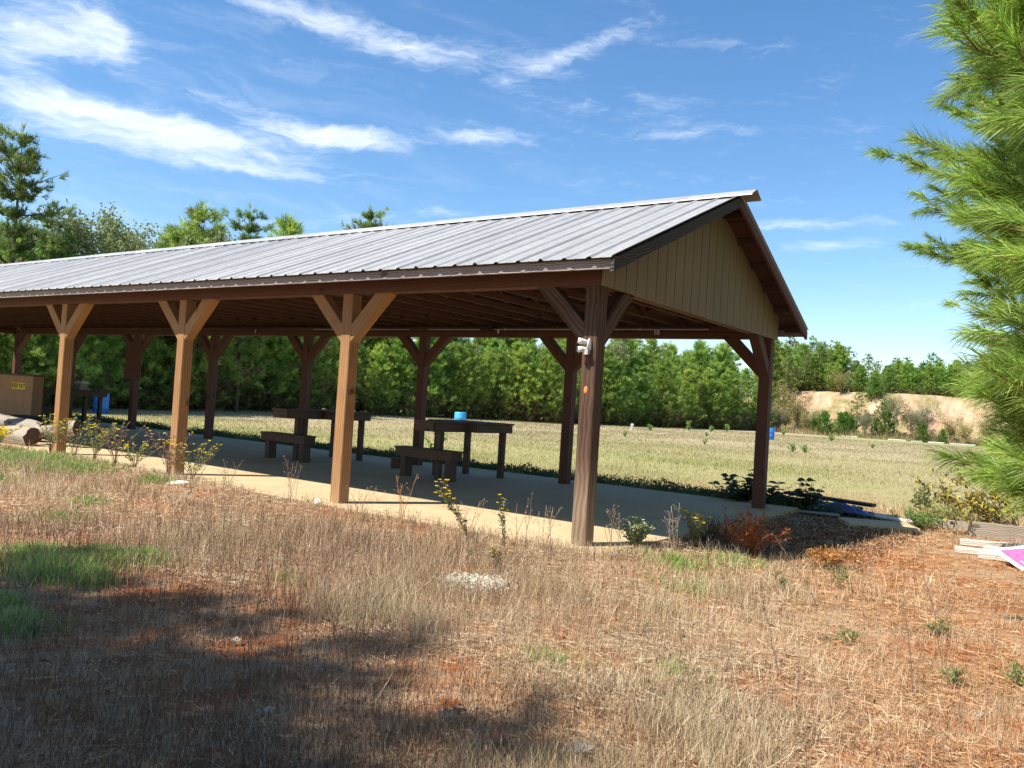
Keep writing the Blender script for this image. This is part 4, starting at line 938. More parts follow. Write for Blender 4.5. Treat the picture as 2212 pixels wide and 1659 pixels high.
side = np.stack([-np.sin(an), np.cos(an), rng.normal(size=n)*.5], 1)*(wv[:, None]/2)
bend = np.stack([-np.sin(an), np.cos(an), 0*an], 1)*(L*rng.normal(size=n)*.16)[:, None]
V = np.stack([P-side, P+side, P+up*.5+bend-side, P+up*.5+bend+side, P+up], 1).reshape(-1, 3); b = np.arange(n)[:, None]*5
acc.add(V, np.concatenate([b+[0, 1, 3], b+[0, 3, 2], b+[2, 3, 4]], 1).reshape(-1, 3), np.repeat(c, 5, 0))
tag(link('pine_straw', acc.mesh('pine_straw', M['straw'])), 'flat straw and orange pine needles matting the foreground, tinted redder in the tree shade', 'straw', kind='stuff')
acc2 = Acc(); n = 1500; x = rng.uniform(-20, .2, n); y = np.where(rng.uniform(size=n) < .75, -.12+np.abs(rng.normal(size=n))*.22, rng.uniform(0, 6, n)); an = rng.uniform(0, 6.28, n); L = rng.uniform(.04, .12, n)
P = np.stack([x, y, np.full(n, .004)], 1); up = np.stack([np.cos(an)*L, np.sin(an)*L, rng.uniform(0, .01, n)], 1); sd_ = np.stack([-np.sin(an), np.cos(an), 0*an], 1)*.003
acc2.add(np.stack([P-sd_, P+sd_, P+up], 1).reshape(-1, 3), np.arange(n*3).reshape(-1, 3), np.repeat(np.where(rng.uniform(size=(n, 1)) < .5, [[.22, .13, .08]], [[.42, .28, .15]]), 3, 0))
tag(link('loose_straw', acc2.mesh('loose_straw', M['straw'])), 'loose straw blown on to the edge of the slab', 'straw', kind='stuff')
acc2 = Acc()
for q in range(90):
    r_ = math.exp(rng.uniform(math.log(2.4), math.log(7))); a1 = base_ang+rng.uniform(-.7, .65); x0 = CAM[0]+r_*math.cos(a1); y0 = CAM[1]+r_*math.sin(a1); L = rng.uniform(.06, .30); a2 = rng.uniform(0, 6.28); u = np.linspace(0, 1, 5)[:, None]
    if y0 > -.4: continue
    pts = np.array([x0, y0, float(gz(x0, y0))+.022])+np.array([math.cos(a2)*L, math.sin(a2)*L, rng.uniform(-.01, .05)])*u+rng.normal(size=(5, 3))*.006; tube(acc2, pts, rng.uniform(.0015, .0035), np.array([.16, .11, .08])*rng.uniform(.6, 2.4), 4)
n = 2600; x, y, r = fan(n, 2.0, 10, rng); k = clear(x, y) & (fbm(x, y, .8, 29) > .46); x, y = x[k], y[k]; n = len(x); rnd = rng.uniform(size=(n, 1))
leaves(acc2, np.stack([x, y, gz(x, y)+rng.uniform(.01, .035, n)], 1), rng.normal(size=(n, 3))*[1, 1, .35], rng.uniform(.012, .045, n), rng.uniform(.008, .026, n), np.where(rnd < .4, [[.24, .12, .065]], np.where(rnd < .75, [[.15, .085, .055]], [[.45, .38, .31]])), rng, .2, upn=1.0)
n = 7000; x = rng.uniform(.32, 2.2, n); y = rng.uniform(1.2, 7.4, n); rnd = rng.uniform(size=(n, 1))  # dark leaves spread over the building's shadow to deepen it by colour
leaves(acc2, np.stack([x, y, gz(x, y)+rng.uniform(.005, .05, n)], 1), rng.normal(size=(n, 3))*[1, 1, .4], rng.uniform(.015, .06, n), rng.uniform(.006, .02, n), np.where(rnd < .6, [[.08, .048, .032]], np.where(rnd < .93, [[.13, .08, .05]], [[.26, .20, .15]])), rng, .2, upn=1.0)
tag(link('leaf_litter_and_shade', acc2.mesh('leaf_litter_and_shade', M['straw'])), 'broken twigs and small brown leaf litter, with dark leaves deepening the building shadow', 'litter', kind='stuff')
# standing dry grass
acc = Acc(); n = 520000; x, y, r = fan(n, 2.0, 17, rng)
b_ = np.where((y > -3.4) & (x < 2.6), .26, .05); dens = (b_+(1-b_)*sstep(.38, .58, fbm(x, y, 1.1, 51)))*(.25+.75*sstep(.34, .56, fbm(x, y, .28, 52))); dens = dens*(1-.72*straw_side(x, y))*(1-.72*soil_mask(x, y))*(1-.90*sstep(-3.30, -3.85, y+.5*(fbm(x, y, .9, 19)-.5))*sstep(2.9, 1.9, x))
dens = np.where((x < -10.5) & (y > -1), dens*.6, dens)
k = clear(x, y) & (rng.uniform(size=n) < dens); x, y, r = x[k], y[k], r[k]; n = len(x)
tall = sstep(.45, .65, fbm(x, y, .9, 53)); hp = sstep(2.6, .6, np.hypot((x+1.6)*.8, y+2.0)); h = rng.uniform(.03, .12, n)*np.where((y > -3.3) & (y < -1.1), 1.25, 1)*(1+.7*tall+.9*hp*(rng.uniform(size=n) < .55))
h *= np.where((y > -.9) & (x > -4.5) & (x < .4), .78, 1) * np.where(x < -4.5, .9, 1)
rnd = rng.uniform(size=(n, 1)); c = np.where(rnd < .42, [[.56, .45, .305]], np.where(rnd < .66, [[.34, .255, .155]], np.where(rnd < .92, [[.76, .66, .50]], [[.15, .10, .065]])))
mv = sstep(.32, .68, fbm(x, y, .7, 91))[:, None]; c = c*(np.array([.92, .82, .74])*mv + np.array([1.08, 1.05, .96])*(1-mv))
gr = (sstep(.60, .72, fbm(x, y, .8, 57))*.35)[:, None]*(rng.uniform(size=(n, 1)) < .5); c = c*(1-gr)+np.array([.26, .30, .10])*gr
an = rng.uniform(0, 6.28, n); lean = np.stack([np.cos(an), np.sin(an)], 1)*(h*np.abs(rng.normal(size=n))*.55)[:, None]
blades(acc, np.stack([x, y, gz(x, y)-.005], 1), h, rng.uniform(.0014, .0029, n)*np.maximum(1, r/5.0), lean, .12, c*(1+rng.uniform(-.15, .15, (n, 1))), rng)
# thin upright stems, darker, in drifts
n = 75000; x, y, r = fan(n, 2.2, 13, rng); dr = sstep(.40, .62, fbm(x, y, .8, 63))
hp = sstep(2.8, .5, np.hypot((x+1.8)*.75, y+2.1)); k = clear(x, y) & (rng.uniform(size=n) < np.clip(.34*dr+.60*hp+.35*sstep(-3.2, -3.8, y)*sstep(3.2, 2.4, x), 0, 1)*(1-.55*straw_side(x, y))); x, y, r = x[k], y[k], r[k]; n = len(x); hp = hp[k]
h = rng.uniform(.08, .20, n)*(1+.75*hp)*np.where(y > -1.0, .75, 1); rnd = rng.uniform(size=(n, 1)); c = np.where(rnd < np.where(y < -3.3, .85, .55)[:, None], [[.15, .095, .06]], [[.40, .29, .20]])  # more dark stems inside the tree shade, deepening it by colour
lean = rng.normal(size=(n, 2))*.13*h[:, None]+np.array([.05, .0])*h[:, None]; pos = np.stack([x, y, gz(x, y)-.005], 1)
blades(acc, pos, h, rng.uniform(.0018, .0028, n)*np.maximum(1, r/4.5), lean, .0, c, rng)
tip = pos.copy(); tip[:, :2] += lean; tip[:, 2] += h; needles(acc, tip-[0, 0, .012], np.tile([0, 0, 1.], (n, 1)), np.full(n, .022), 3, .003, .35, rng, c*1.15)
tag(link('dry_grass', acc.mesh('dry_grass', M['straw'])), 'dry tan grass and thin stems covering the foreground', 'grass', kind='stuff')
# taller drift of fine stalks against the slab
# green grass patches
acc = Acc(); pc = [(-2.15, -4.05, .42, 3600, .17), (-1.75, -4.0, .22, 1500, .14), (-2.45, -3.55, .40, 3000, .14), (-2.2, -3.35, .28, 2200, .14), (-2.75, -3.9, .4, 2400, .14), (-.95, -4.85, .28, 1500, .12), (-1.45, -4.75, .3, 1300, .12),
                (-9.2, -1.1, .95, 5200, .15), (-8.0, -1.05, .8, 4200, .13), (-10.2, -1.3, .9, 4200, .15), (-11.6, -1.8, 1.2, 3600, .15), (-6.3, -.75, .35, 900, .12), (-4.4, -2.9, .5, 700, .10), (-5.2, -2.2, .4, 500, .1), (-1.0, -2.9, .25, 260, .1), (.9, .2, .6, 900, .12), (1.4, -.6, .8, 500, .10), (1.6, -3.1, .45, 380, .10), (.2, -3.0, .3, 260, .1), (2.2, -2.8, .4, 300, .1), (1.2, .9, .5, 700, .12), (-7.2, -2.4, .5, 700, .11), (-6.6, -3.2, .4, 500, .1)]
for (px, py, rr, nn, hh) in pc:
    nn = int(nn*.75)
    a1 = rng.uniform(0, 6.28, nn); q = rr*np.abs(rng.normal(size=nn))*.62; x = px+q*np.cos(a1); y = py+q*np.sin(a1)*.8; k = ~inslab(x, y, .0); x, y = x[k], y[k]; n = len(x)
    h = hh*rng.uniform(.4, 1.1, n)*np.exp(-(q[k]/rr)**2*.5); an = rng.uniform(0, 6.28, n); lean = np.stack([np.cos(an), np.sin(an)], 1)*(h*rng.uniform(.1, .8, n))[:, None]
    rnd = rng.uniform(size=(n, 1)); c = np.where(rnd < .55, [[.27, .42, .09]], np.where(rnd < .80, [[.42, .50, .17]], [[.55, .46, .25]]))
    rd = max(1, math.hypot(px-CAM[0], py-CAM[1])/4.5)
    blades(acc, np.stack([x, y, gz(x, y)], 1), h, rng.uniform(.003, .0055, n)*rd, lean, .25, c*(1+rng.uniform(-.15, .15, (n, 1))), rng)
tag(link('green_grass', acc.mesh('green_grass', M['leaf'])), 'green grass growing in patches among the dry grass', 'grass', kind='stuff')
# field grass
acc = Acc(); n = 460000; x, y, r = fan(n, 13.5, 88, rng, .55)
bx = -26.5+.0*y; k = clear(x, y) & (y > np.where(x < .4, 6.3, -3)) & (rng.uniform(size=n) < .35+.65*sstep(.35, .6, fbm(x, y, 4.5, 81))); x, y, r = x[k], y[k], r[k]; n = len(x)
fb = fbm(x*.55+y*.25, y*1.25-x*.4, 7.0, 83); g = sstep(.36, .58, fb)*sstep(52, 28, r)*.9 + .75*sstep(-3, -9, x)*sstep(34, 18, r)*rng.uniform(.5, 1, n); g = np.clip(g*1.1+.18*sstep(60, 30, r), 0, 1)[:, None]
mau = sstep(28, 46, r + 16*(fb-.5))[:, None]; rnd = rng.uniform(size=(n, 1)); tan = np.where(rnd < .5, [[.44, .375, .205]], np.where(rnd < .8, [[.36, .30, .16]], [[.50, .43, .26]]))
grn = np.where(rnd < .6, [[.34, .37, .12]], [[.28, .31, .10]]); mv = np.where(rnd < .6, [[.375, .32, .185]], [[.325, .28, .155]])
c = tan*(1-g)+grn*g; c = c*(1-mau)+mv*mau; gs = (sstep(80, 84, y)*sstep(-24, -15, x))[:, None]; c = c*(1-gs)+np.array([.28, .36, .13])*gs
h = rng.uniform(.04, .095, n)*(1+.5*sstep(.5, .7, fbm(x, y, 3, 85)))*np.where(r < 20, .8, 1); an = rng.uniform(0, 6.28, n); lean = np.stack([np.cos(an), np.sin(an)], 1)*(h*rng.uniform(.1, .9, n))[:, None]
blades(acc, np.stack([x, y, gz(x, y)-.01], 1), h, .0036*np.maximum(1, r/5.5)*rng.uniform(.7, 1.3, n), lean, .1, (c*.7+.3*c.mean(0))*(1+rng.uniform(-.07, .07, (n, 1))), rng, segs=1)
tag(link('field_grass', acc.mesh('field_grass', M['straw'])), 'tan, green and mauve stubble of the open field', 'grass', kind='stuff')
# dark green ground cover along the rear edge of the slab
acc = Acc(); n = 60000; x = rng.uniform(XL, .9, n); y = 6.3+np.abs(rng.normal(size=n))*.60; k = rng.uniform(size=n) < .35+.65*sstep(.35, .6, fbm(x, y, .7, 87)); x, y = x[k], y[k]; n = len(x)
leaves(acc, np.stack([x, y, gz(x, y)+rng.uniform(0, .34, n)*np.exp(-(y-6.3)*.9)*(.2+fbm(x, y, .45, 88))], 1), rng.normal(size=(n, 3))+[0, 0, .8], rng.uniform(.03, .08, n), rng.uniform(.012, .03, n), np.array([.10, .15, .05]), rng, .35)
tag(link('ground_cover', acc.mesh('ground_cover', M['leaf'])), 'low leafy growth along the rear edge of the slab', 'ground cover', kind='stuff')
# rank dry growth at the foot of the bank and of the trees
acc = Acc(); n = 26000; x = rng.uniform(-32, 12, n); y = np.interp(x, BX, BY)-1.0+rng.normal(size=n)*1.0; c = tcol([.40, .31, .17], n, rng); kk = rng.uniform(size=(n, 1)) < .35; c = np.where(kk, [[.28, .26, .10]], c)
h = rng.uniform(.3, 1.1, n)*sstep(.3, .7, fbm(x, y, 2.5, 93)); blades(acc, np.stack([x, y, np.maximum(-.1, bank_z(x, y)-.1)], 1), h, np.full(n, .05), rng.normal(size=(n, 2))*.15, 0, c, rng, segs=1)
tag(link('tall_dry_grass', acc.mesh('tall_dry_grass', M['straw'])), 'tall dry grass along the foot of the sandy bank', 'grass', kind='stuff')

# fallen leaves one can tell apart in the foreground shade
lfs = [(1.66, -4.08, .10, (.45, .17, .06), 'largest orange-brown fallen leaf, bottom centre'), (1.07, -4.72, .07, (.55, .52, .46), 'pale grey curled leaf in the shade, left of centre'), (1.35, -4.42, .05, (.40, .22, .16), 'small brown leaf between grey and orange leaves'), (1.72, -4.2, .07, (.55, .42, .30), 'tan leaf just right of the largest orange leaf'),
       (-.83, -4.80, .12, (.30, .15, .09), 'big brown leaf at the left edge of the shade'), (-.62, -4.45, .08, (.34, .18, .11), 'brown leaf right of the big left one'), (2.35, -4.12, .10, (.46, .40, .33), 'pale curled leaf at the bottom right of the shade'), (2.05, -4.28, .11, (.30, .12, .08), 'dark red-brown leaf at the bottom edge'),
       (.87, -4.32, .09, (.14, .08, .06), 'dark crumpled leaf left of centre in shade'), (.1, -4.15, .06, (.48, .44, .38), 'grey-white leaf scrap in the upper left shade'), (1.22, -4.05, .06, (.24, .06, .05), 'dark red leaf on a dead twig'), (1.5, -4.6, .05, (.35, .2, .12), 'small curled leaf near the bottom centre')]
for i, (x, y, s_, c_, l) in enumerate(lfs):
    rg = np.random.default_rng(500+i); a_ = Acc(); n = 5; aa = rg.uniform(0, 6.28); an = aa+np.linspace(-1.5, 1.5, n)
    leaves(a_, np.zeros((n, 3)), np.stack([np.cos(an), np.sin(an), np.full(n, .25)], 1), s_*np.array([.6, .85, 1, .85, .6]), s_*.42, np.array(c_), rg, .08, upn=2.5)
    tube(a_, [[0, 0, 0], [-math.cos(aa)*s_*.4, -math.sin(aa)*s_*.4, .01]], .0012, np.array(c_)*.7, 3)
    tag(link('fallen_leaf', a_.mesh('fallen_leaf', M['leaf']), None, (x, y, float(gz(x, y))+.03)), l, 'leaf', 'fallen leaves in the foreground')
# chalky white patch of dust and chips on the grass
acc = Acc(); n = 2600; x = .14+rng.normal(size=n)*.12; y = -1.96+rng.normal(size=n)*.10; c = tcol([.70, .66, .56], n, rng, .1)
d = rng.normal(size=(n, 3))*[1, 1, .3]; leaves(acc, np.stack([x, y, gz(x, y)+rng.uniform(.03, .075, n)], 1), d, rng.uniform(.012, .04, n), rng.uniform(.008, .024, n), c, rng, .05, upn=2)
tag(link('white_chips', acc.mesh('white_chips', M['straw'])), 'patch of white chips and dust on the dry grass', 'chips', kind='stuff')

# ------------------------------------------------------------------ trees
def pine_proto(seed, h, R, base=.05, per=5, step=.40, k=13, L=.24, w=.034, nt=8, up=.45, shape=.8, col=(.10, .175, .035), tip=(.22, .31, .07), jitter=.25, trunk_r=.09, spread=.85, tlen=.5):
    """a bushy young pine: tapered trunk with upswept limbs, crown of needle tufts"""
    rg = np.random.default_rng(seed); tr = Acc(); cr_ = Acc(); zz = np.linspace(0, h*.97, 9); bend = rg.normal(size=2)*.12
    tp = np.stack([bend[0]*np.sin(zz/h*2.5), bend[1]*np.sin(zz/h*3), zz-.15], 1); tube(tr, tp, np.linspace(trunk_r, .012, 9), [.12, .085, .065], 7)
    z = h*base; C = []; D = []; LL = []; CC = []
    while z < h*.97:
        t = (z/h-base)/(1-base); rad = R*(1-t)**shape*(.72+.28*min(1, t*5+.2))+.12
        nb = per if t < .85 else 3
        a0 = rg.uniform(0, 6.28)
        for b in range(nb):
            an = a0+6.283*b/nb+rg.normal()*.25; rr = rad*rg.uniform(1-jitter*1.6, 1+jitter*.6); n = 5; u = np.linspace(0, 1, n)[:, None]
            dirh = np.array([math.cos(an), math.sin(an), 0]); rise = rr*rg.uniform(up*.5, up*1.2)
            x0 = np.array([np.interp(z, zz, tp[:, 0]), np.interp(z, zz, tp[:, 1]), z]); pts = x0+dirh*rr*u+np.array([0, 0, 1])*rise*u**1.6+rg.normal(size=(n, 3))*.03; pts[0] = x0
            tube(tr, pts, np.linspace(max(.012, .026*rr), .006, n), [.14, .10, .075], 4)
            for cl_ in range(max(2, nt//4)):                       # each limb carries a few separate clumps
                kk = 1.0 if cl_ == 0 else 1-rg.uniform(.12, .75); b_ = x0+dirh*rr*kk+np.array([0, 0, 1])*rise*kk**1.6
                lat = np.array([-math.sin(an), math.cos(an), 0])*(rg.choice([-1, 1])*rg.uniform(.12, .36)*rr*(cl_ > 0)); cc = b_+lat
                mixv = np.clip(rg.normal(.45, .38), 0, 1)
                for q in range(4):
                    o_ = rg.normal(size=3)*np.array([.13, .13, .09])*(L/.25); d = nrm(dirh*.5+lat*.6+o_*2.2+np.array([0, 0, .65])); C.append(cc+o_); D.append(d); LL.append(L*rg.uniform(.8, 1.2))
                    mv_ = np.clip(mixv+rg.normal()*.15, 0, 1); cc_ = np.array(col)*(1-mv_)+np.array(tip)*mv_; CC.append(np.array([.20, .12, .07]) if (base < .1 and rg.uniform() < .7*(1-z/h/.22)) or rg.uniform() < .012 else cc_)
        z += step*rg.uniform(.8, 1.2)
    C.append([tp[-1][0], tp[-1][1], h-.05]); D.append([0, 0, 1]); LL.append(L*1.2); CC.append(tip)
    needles(cr_, np.array(C), np.array(D), np.array(LL), k, w, spread, rg, np.array(CC), back=tlen*1.6, jit=.22)
    return tr.mesh('trunk', M['stem']), cr_.mesh('crown', M['needle'])
def leafy_proto(seed, h, R, base=.3, n_limb=16, leafL=.10, nleaf=42, col=(.17, .16, .07), col2=(.30, .27, .15), trunk_r=.09, cl=.42, bare=.25):
    rg = np.random.default_rng(seed); tr = Acc(); cr_ = Acc(); tube(tr, [[0, 0, -.15], [.05, 0, h*.3], [0, .06, h*.62], [.03, 0, h*.85]], [trunk_r, trunk_r*.75, trunk_r*.5, .01], [.30, .26, .21], 7)
    for b in range(n_limb):
        z0 = h*rg.uniform(base*.8, .8); an = rg.uniform(0, 6.28); t = z0/h; rr = R*math.sin(math.pi*min(1, max(.15, (t-base*.6)/(1.05-base*.6))))**.7*rg.uniform(.55, 1.1); n = 6; u = np.linspace(0, 1, n)[:, None]
        rise = (h-z0)*rg.uniform(.35, .95); pts = np.array([0, 0, z0])+np.array([math.cos(an)*rr, math.sin(an)*rr, 0])*u+np.array([0, 0, rise])*u**1.3+rg.normal(size=(n, 3))*.06; pts[0] = (0, 0, z0); tube(tr, pts, np.linspace(trunk_r*.4, .007, n), [.28, .24, .19], 4)
        for q in range(6):
            kk = rg.uniform(.35, 1.05); c = np.array([np.interp(kk, u[:, 0], pts[:, i]) for i in range(3)])+rg.normal(size=3)*cl*.7; tube(tr, [pts[3], c], .008, [.28, .24, .19], 3)
            if rg.uniform() < bare: continue
            P = c+rg.normal(size=(nleaf, 3))*cl*.55; m_ = rg.uniform(size=(nleaf, 1)); leaves(cr_, P, rg.normal(size=(nleaf, 3)), leafL*rg.uniform(.7, 1.3, nleaf), leafL*.55, np.array(col)*(1-m_)+np.array(col2)*m_, rg, .2)
    return tr.mesh('trunk', M['stem']), cr_.mesh('crown', M['leaf'])
def plant(protos, i, loc, s, rz, name, lbl, cat, grp=None, sz=None):
    tm_, cm_ = protos[i % len(protos)]; t = tag(empty(name, loc, rz), lbl, cat, grp); t.scale = (s, s, sz if sz else s)
    link('trunk', tm_, t); link('crown', cm_, t); return t

young = [pine_proto(600+i, 7.0, [2.3, 2.1, 2.5, 2.2, 2.4, 2.0][i], base=.03, step=.40, per=7, nt=16, k=22, L=.27, w=.028, shape=.62, tlen=.6, jitter=.32, col=(.145, .27, .05), tip=(.47, .61, .12)) for i in range(6)]
mid = [pine_proto(650+i, 7.0, 1.55+.2*i, base=.22, step=.42, per=5, nt=8, k=12, L=.26, w=.04, jitter=.4, up=.35, shape=.6, col=(.12, .20, .045), tip=(.40, .52, .13)) for i in range(4)]
tall = [pine_proto(670+i, 12.0, 2.5, base=.32, step=.66, per=5, nt=22, k=16, L=.27, w=.040, jitter=.50, up=.52, shape=.50, trunk_r=.17, tlen=.6, col=(.10, .18, .055), tip=(.30, .42, .11)) for i in range(3)]
wood_leaf = [leafy_proto(690+i, 9.0, 2.9, base=.3, n_limb=40, leafL=.16, nleaf=50, col=(.17, .23, .08), col2=(.36, .40, .18), bare=.04) for i in range(2)]

def px_of(x, y): d = np.array([x, y, 1.0])-CAM; return 1106+1780*(d@np.array(cr))/(d@np.array(cf))
def segname(px):
    for lim, nm in ((125, 'left of the leftmost near post'), (390, 'between the two leftmost near posts'), (745, 'between the third and second near posts'), (1262, 'between the second near post and corner post'), (1440, 'just right of the corner post'), (1641, 'left of the right rear post'), (1750, 'just right of the right rear post'), (1870, 'above the left half of the bank'), (2010, 'above the right half of the bank')):
        if px < lim: return nm
    return 'behind the big pine at the right edge'
ORD = ['first', 'second', 'third', 'fourth', 'fifth', 'sixth', 'seventh', 'eighth', 'ninth', 'tenth', 'eleventh', 'twelfth', 'thirteenth', 'fourteenth', 'fifteenth', 'sixteenth', 'seventeenth', 'eighteenth', 'nineteenth', 'twentieth']
def place_row(items, protos, what, rowname, grp, name='pine_tree', cat='pine tree'):
    items = sorted(items, key=lambda t: px_of(t[0], t[1])); cnt = {}
    for i, (x, y, z, s, rz) in enumerate(items):
        seg = segname(px_of(x, y)); cnt[seg] = cnt.get(seg, 0)+1
        plant(protos, i*5+int(abs(x)*3), (x, y, z), s, rz, name, '%s%s, %s from left, %s' % (what, rowname, ORD[min(19, cnt[seg]-1)], seg.replace('the big pine at the right edge', 'the nearest pine') if 'bank' in what else seg), cat, grp)
line = np.array([(-25.5, 1.5), (-28.2, 5.5), (-30.5, 11), (-33, 17), (-35.2, 24), (-36.3, 33), (-35, 42), (-31.8, 52), (-30, 62), (-29, 74), (-28.5, 84), (-29.5, 90)])
seg_l = np.concatenate([[0], np.cumsum(np.linalg.norm(np.diff(line, axis=0), axis=1))])
def along(s): return np.array([np.interp(s, seg_l, line[:, 0]), np.interp(s, seg_l, line[:, 1])])
rg = np.random.default_rng(77); T_ = seg_l[-1]
def row(off, gap, smin, smax, jit=.6, s0=0):
    out = []; s = s0
    while s < T_:
        p = along(s); q = along(s+.5); t = (q-p)/max(.01, np.linalg.norm(q-p)); nr = np.array([-t[1], t[0]]); P = p+nr*(off+rg.normal()*.4)+t*rg.normal()*jit*.5
        out.append((P[0], P[1], float(-.12), rg.uniform(smin, min(smax, 1.13 if P[1] < 22 else 9)), rg.uniform(0, 6.28))); s += gap*rg.uniform(.8, 1.2)
    return out
place_row(row(1.6, 2.35, .74, 1.04), young, 'bushy front-row pine', '', 'young pines lining the field, front row')
place_row(row(4.3, 2.6, .86, 1.2), young, 'second-row bushy pine', '', 'young pines lining the field, second row')
place_row(row(7.6, 2.9, 1.12, 1.48), young, 'taller back-row pine', '', 'young pines lining the field, third row')
# individual taller trees that stand above the roof and in the gap
big = [(tall, 0, -33.6, 9.0, 1.0, 'pine_tree', 'tallest dark pine with open limbs at the left edge', 'pine tree'), (tall, 1, -37.0, 7.0, .66, 'pine_tree', 'lower dark pine cut by the left picture edge', 'pine tree'),
       (wood_leaf, 0, -34.0, 13.1, 1.0, 'broadleaf_tree', 'olive broadleaf tree with sparse top, right of the tallest pine', 'tree'), (wood_leaf, 1, -34.6, 16.0, 1.02, 'broadleaf_tree', 'tan-leaved broadleaf tree, between olive tree and twin pines', 'tree'),
       (young, 0, -35.2, 19.0, 1.58, 'pine_tree', 'rounded pine, left of the thin-crowned pine above the roof', 'pine tree'), (tall, 2, -35.2, 21.8, .98, 'pine_tree', 'thin-crowned pine showing sky through its limbs above the roof', 'pine tree'),
       (young, 2, -34.8, 17.4, 1.42, 'pine_tree', 'bushy pine just left of the rounded pine', 'pine tree'), (young, 1, -38.6, 27.6, 1.82, 'pine_tree', 'small pine top left of the lone top above the roof', 'pine tree'),
       (tall, 0, -40.5, 36.5, 1.30, 'pine_tree', 'lone pine top above the middle of the roof', 'pine tree'), (tall, 1, -34.5, 66.0, .78, 'pine_tree', 'open-crowned pine beside the patch of sky under the beam', 'pine tree'),
       (young, 3, -36.5, 10.5, 1.22, 'pine_tree', 'round-topped pine right behind the tallest pine', 'pine tree'), (young, 4, -37.0, 20.0, 1.42, 'pine_tree', 'pine filling the gap right of the broadleaf trees', 'pine tree'), (young, 0, -37.5, 24.0, 1.42, 'pine_tree', 'low pine right of the thin-crowned pine above the roof', 'pine tree'), (tall, 2, -35.8, 11.6, .80, 'pine_tree', 'dark pine between the tallest pine and the broadleaf trees', 'pine tree'), (young, 5, -36.8, 63.0, 1.42, 'pine_tree', 'tall bushy pine reaching the beam right of the corner post', 'pine tree'), (young, 2, -35.8, 59.0, 1.35, 'pine_tree', 'tall bushy pine reaching the beam at the corner post', 'pine tree'), (young, 0, -35.4, 67.5, 1.36, 'pine_tree', 'tall bushy pine left of the patch of sky under the beam', 'pine tree'), (young, 1, -33.5, 92.0, 1.55, 'pine_tree', 'tall bushy pine under the right end of the beam', 'pine tree'), (mid, 3, -33.5, 59.0, 1.25, 'pine_tree', 'dark pine behind the corner post top', 'pine tree'), (young, 1, -33.0, 82.0, 1.45, 'pine_tree', 'tall pine right of the patch of sky under the beam', 'pine tree'), (young, 3, -31.2, 86.0, 1.42, 'pine_tree', 'tall pine left of the right rear post', 'pine tree'),
       (young, 4, -34.6, 88.0, 1.40, 'pine_tree', 'tall pine between the sky patch and the knee brace', 'pine tree'), (wood_leaf, 0, -33.8, 61.5, .88, 'broadleaf_tree', 'bare-twigged grey tree above the young pines', 'tree')]
for i, (pr, k_, x, y, s, nm, lbl, cat) in enumerate(big): plant(pr, k_, (x, y, -.12), s, i*1.3, nm, lbl, cat)
# trees on top of the bank
items = []
rg = np.random.default_rng(5)
for rowy, n, smin, smax in ((7.8, 24, .50, .72), (12, 20, .72, 1.0), (18, 18, .90, 1.2)):
    for i in range(n):
        x = -33+i*(31.0/n)+rg.normal()*.4; yb = float(np.interp(x, BX, BY))+rowy+rg.normal()*.6; s = rg.uniform(smin, smax)
        prof_ = np.interp(x, [-33, -30, -25, -21.5, -18.5, -17, -13, -2], [1.15, 1.18, 1.1, .95, .60, .70, .76, .7]); items.append((x, yb, float(bank_z(x, yb))-.1, s*prof_ if rowy > 8 else s*min(1, prof_+.15), rg.uniform(0, 6.28)))
k_ = len(items)
place_row(items[:24], young, 'small bank-top pine', ' at the rim', 'pines on top of the bank')
place_row(items[24:44], young, 'middle bank-top pine', '', 'pines on top of the bank')
place_row(items[44:], mid+young[:2], 'tallest bank-top pine', ' far back', 'pines on top of the bank')
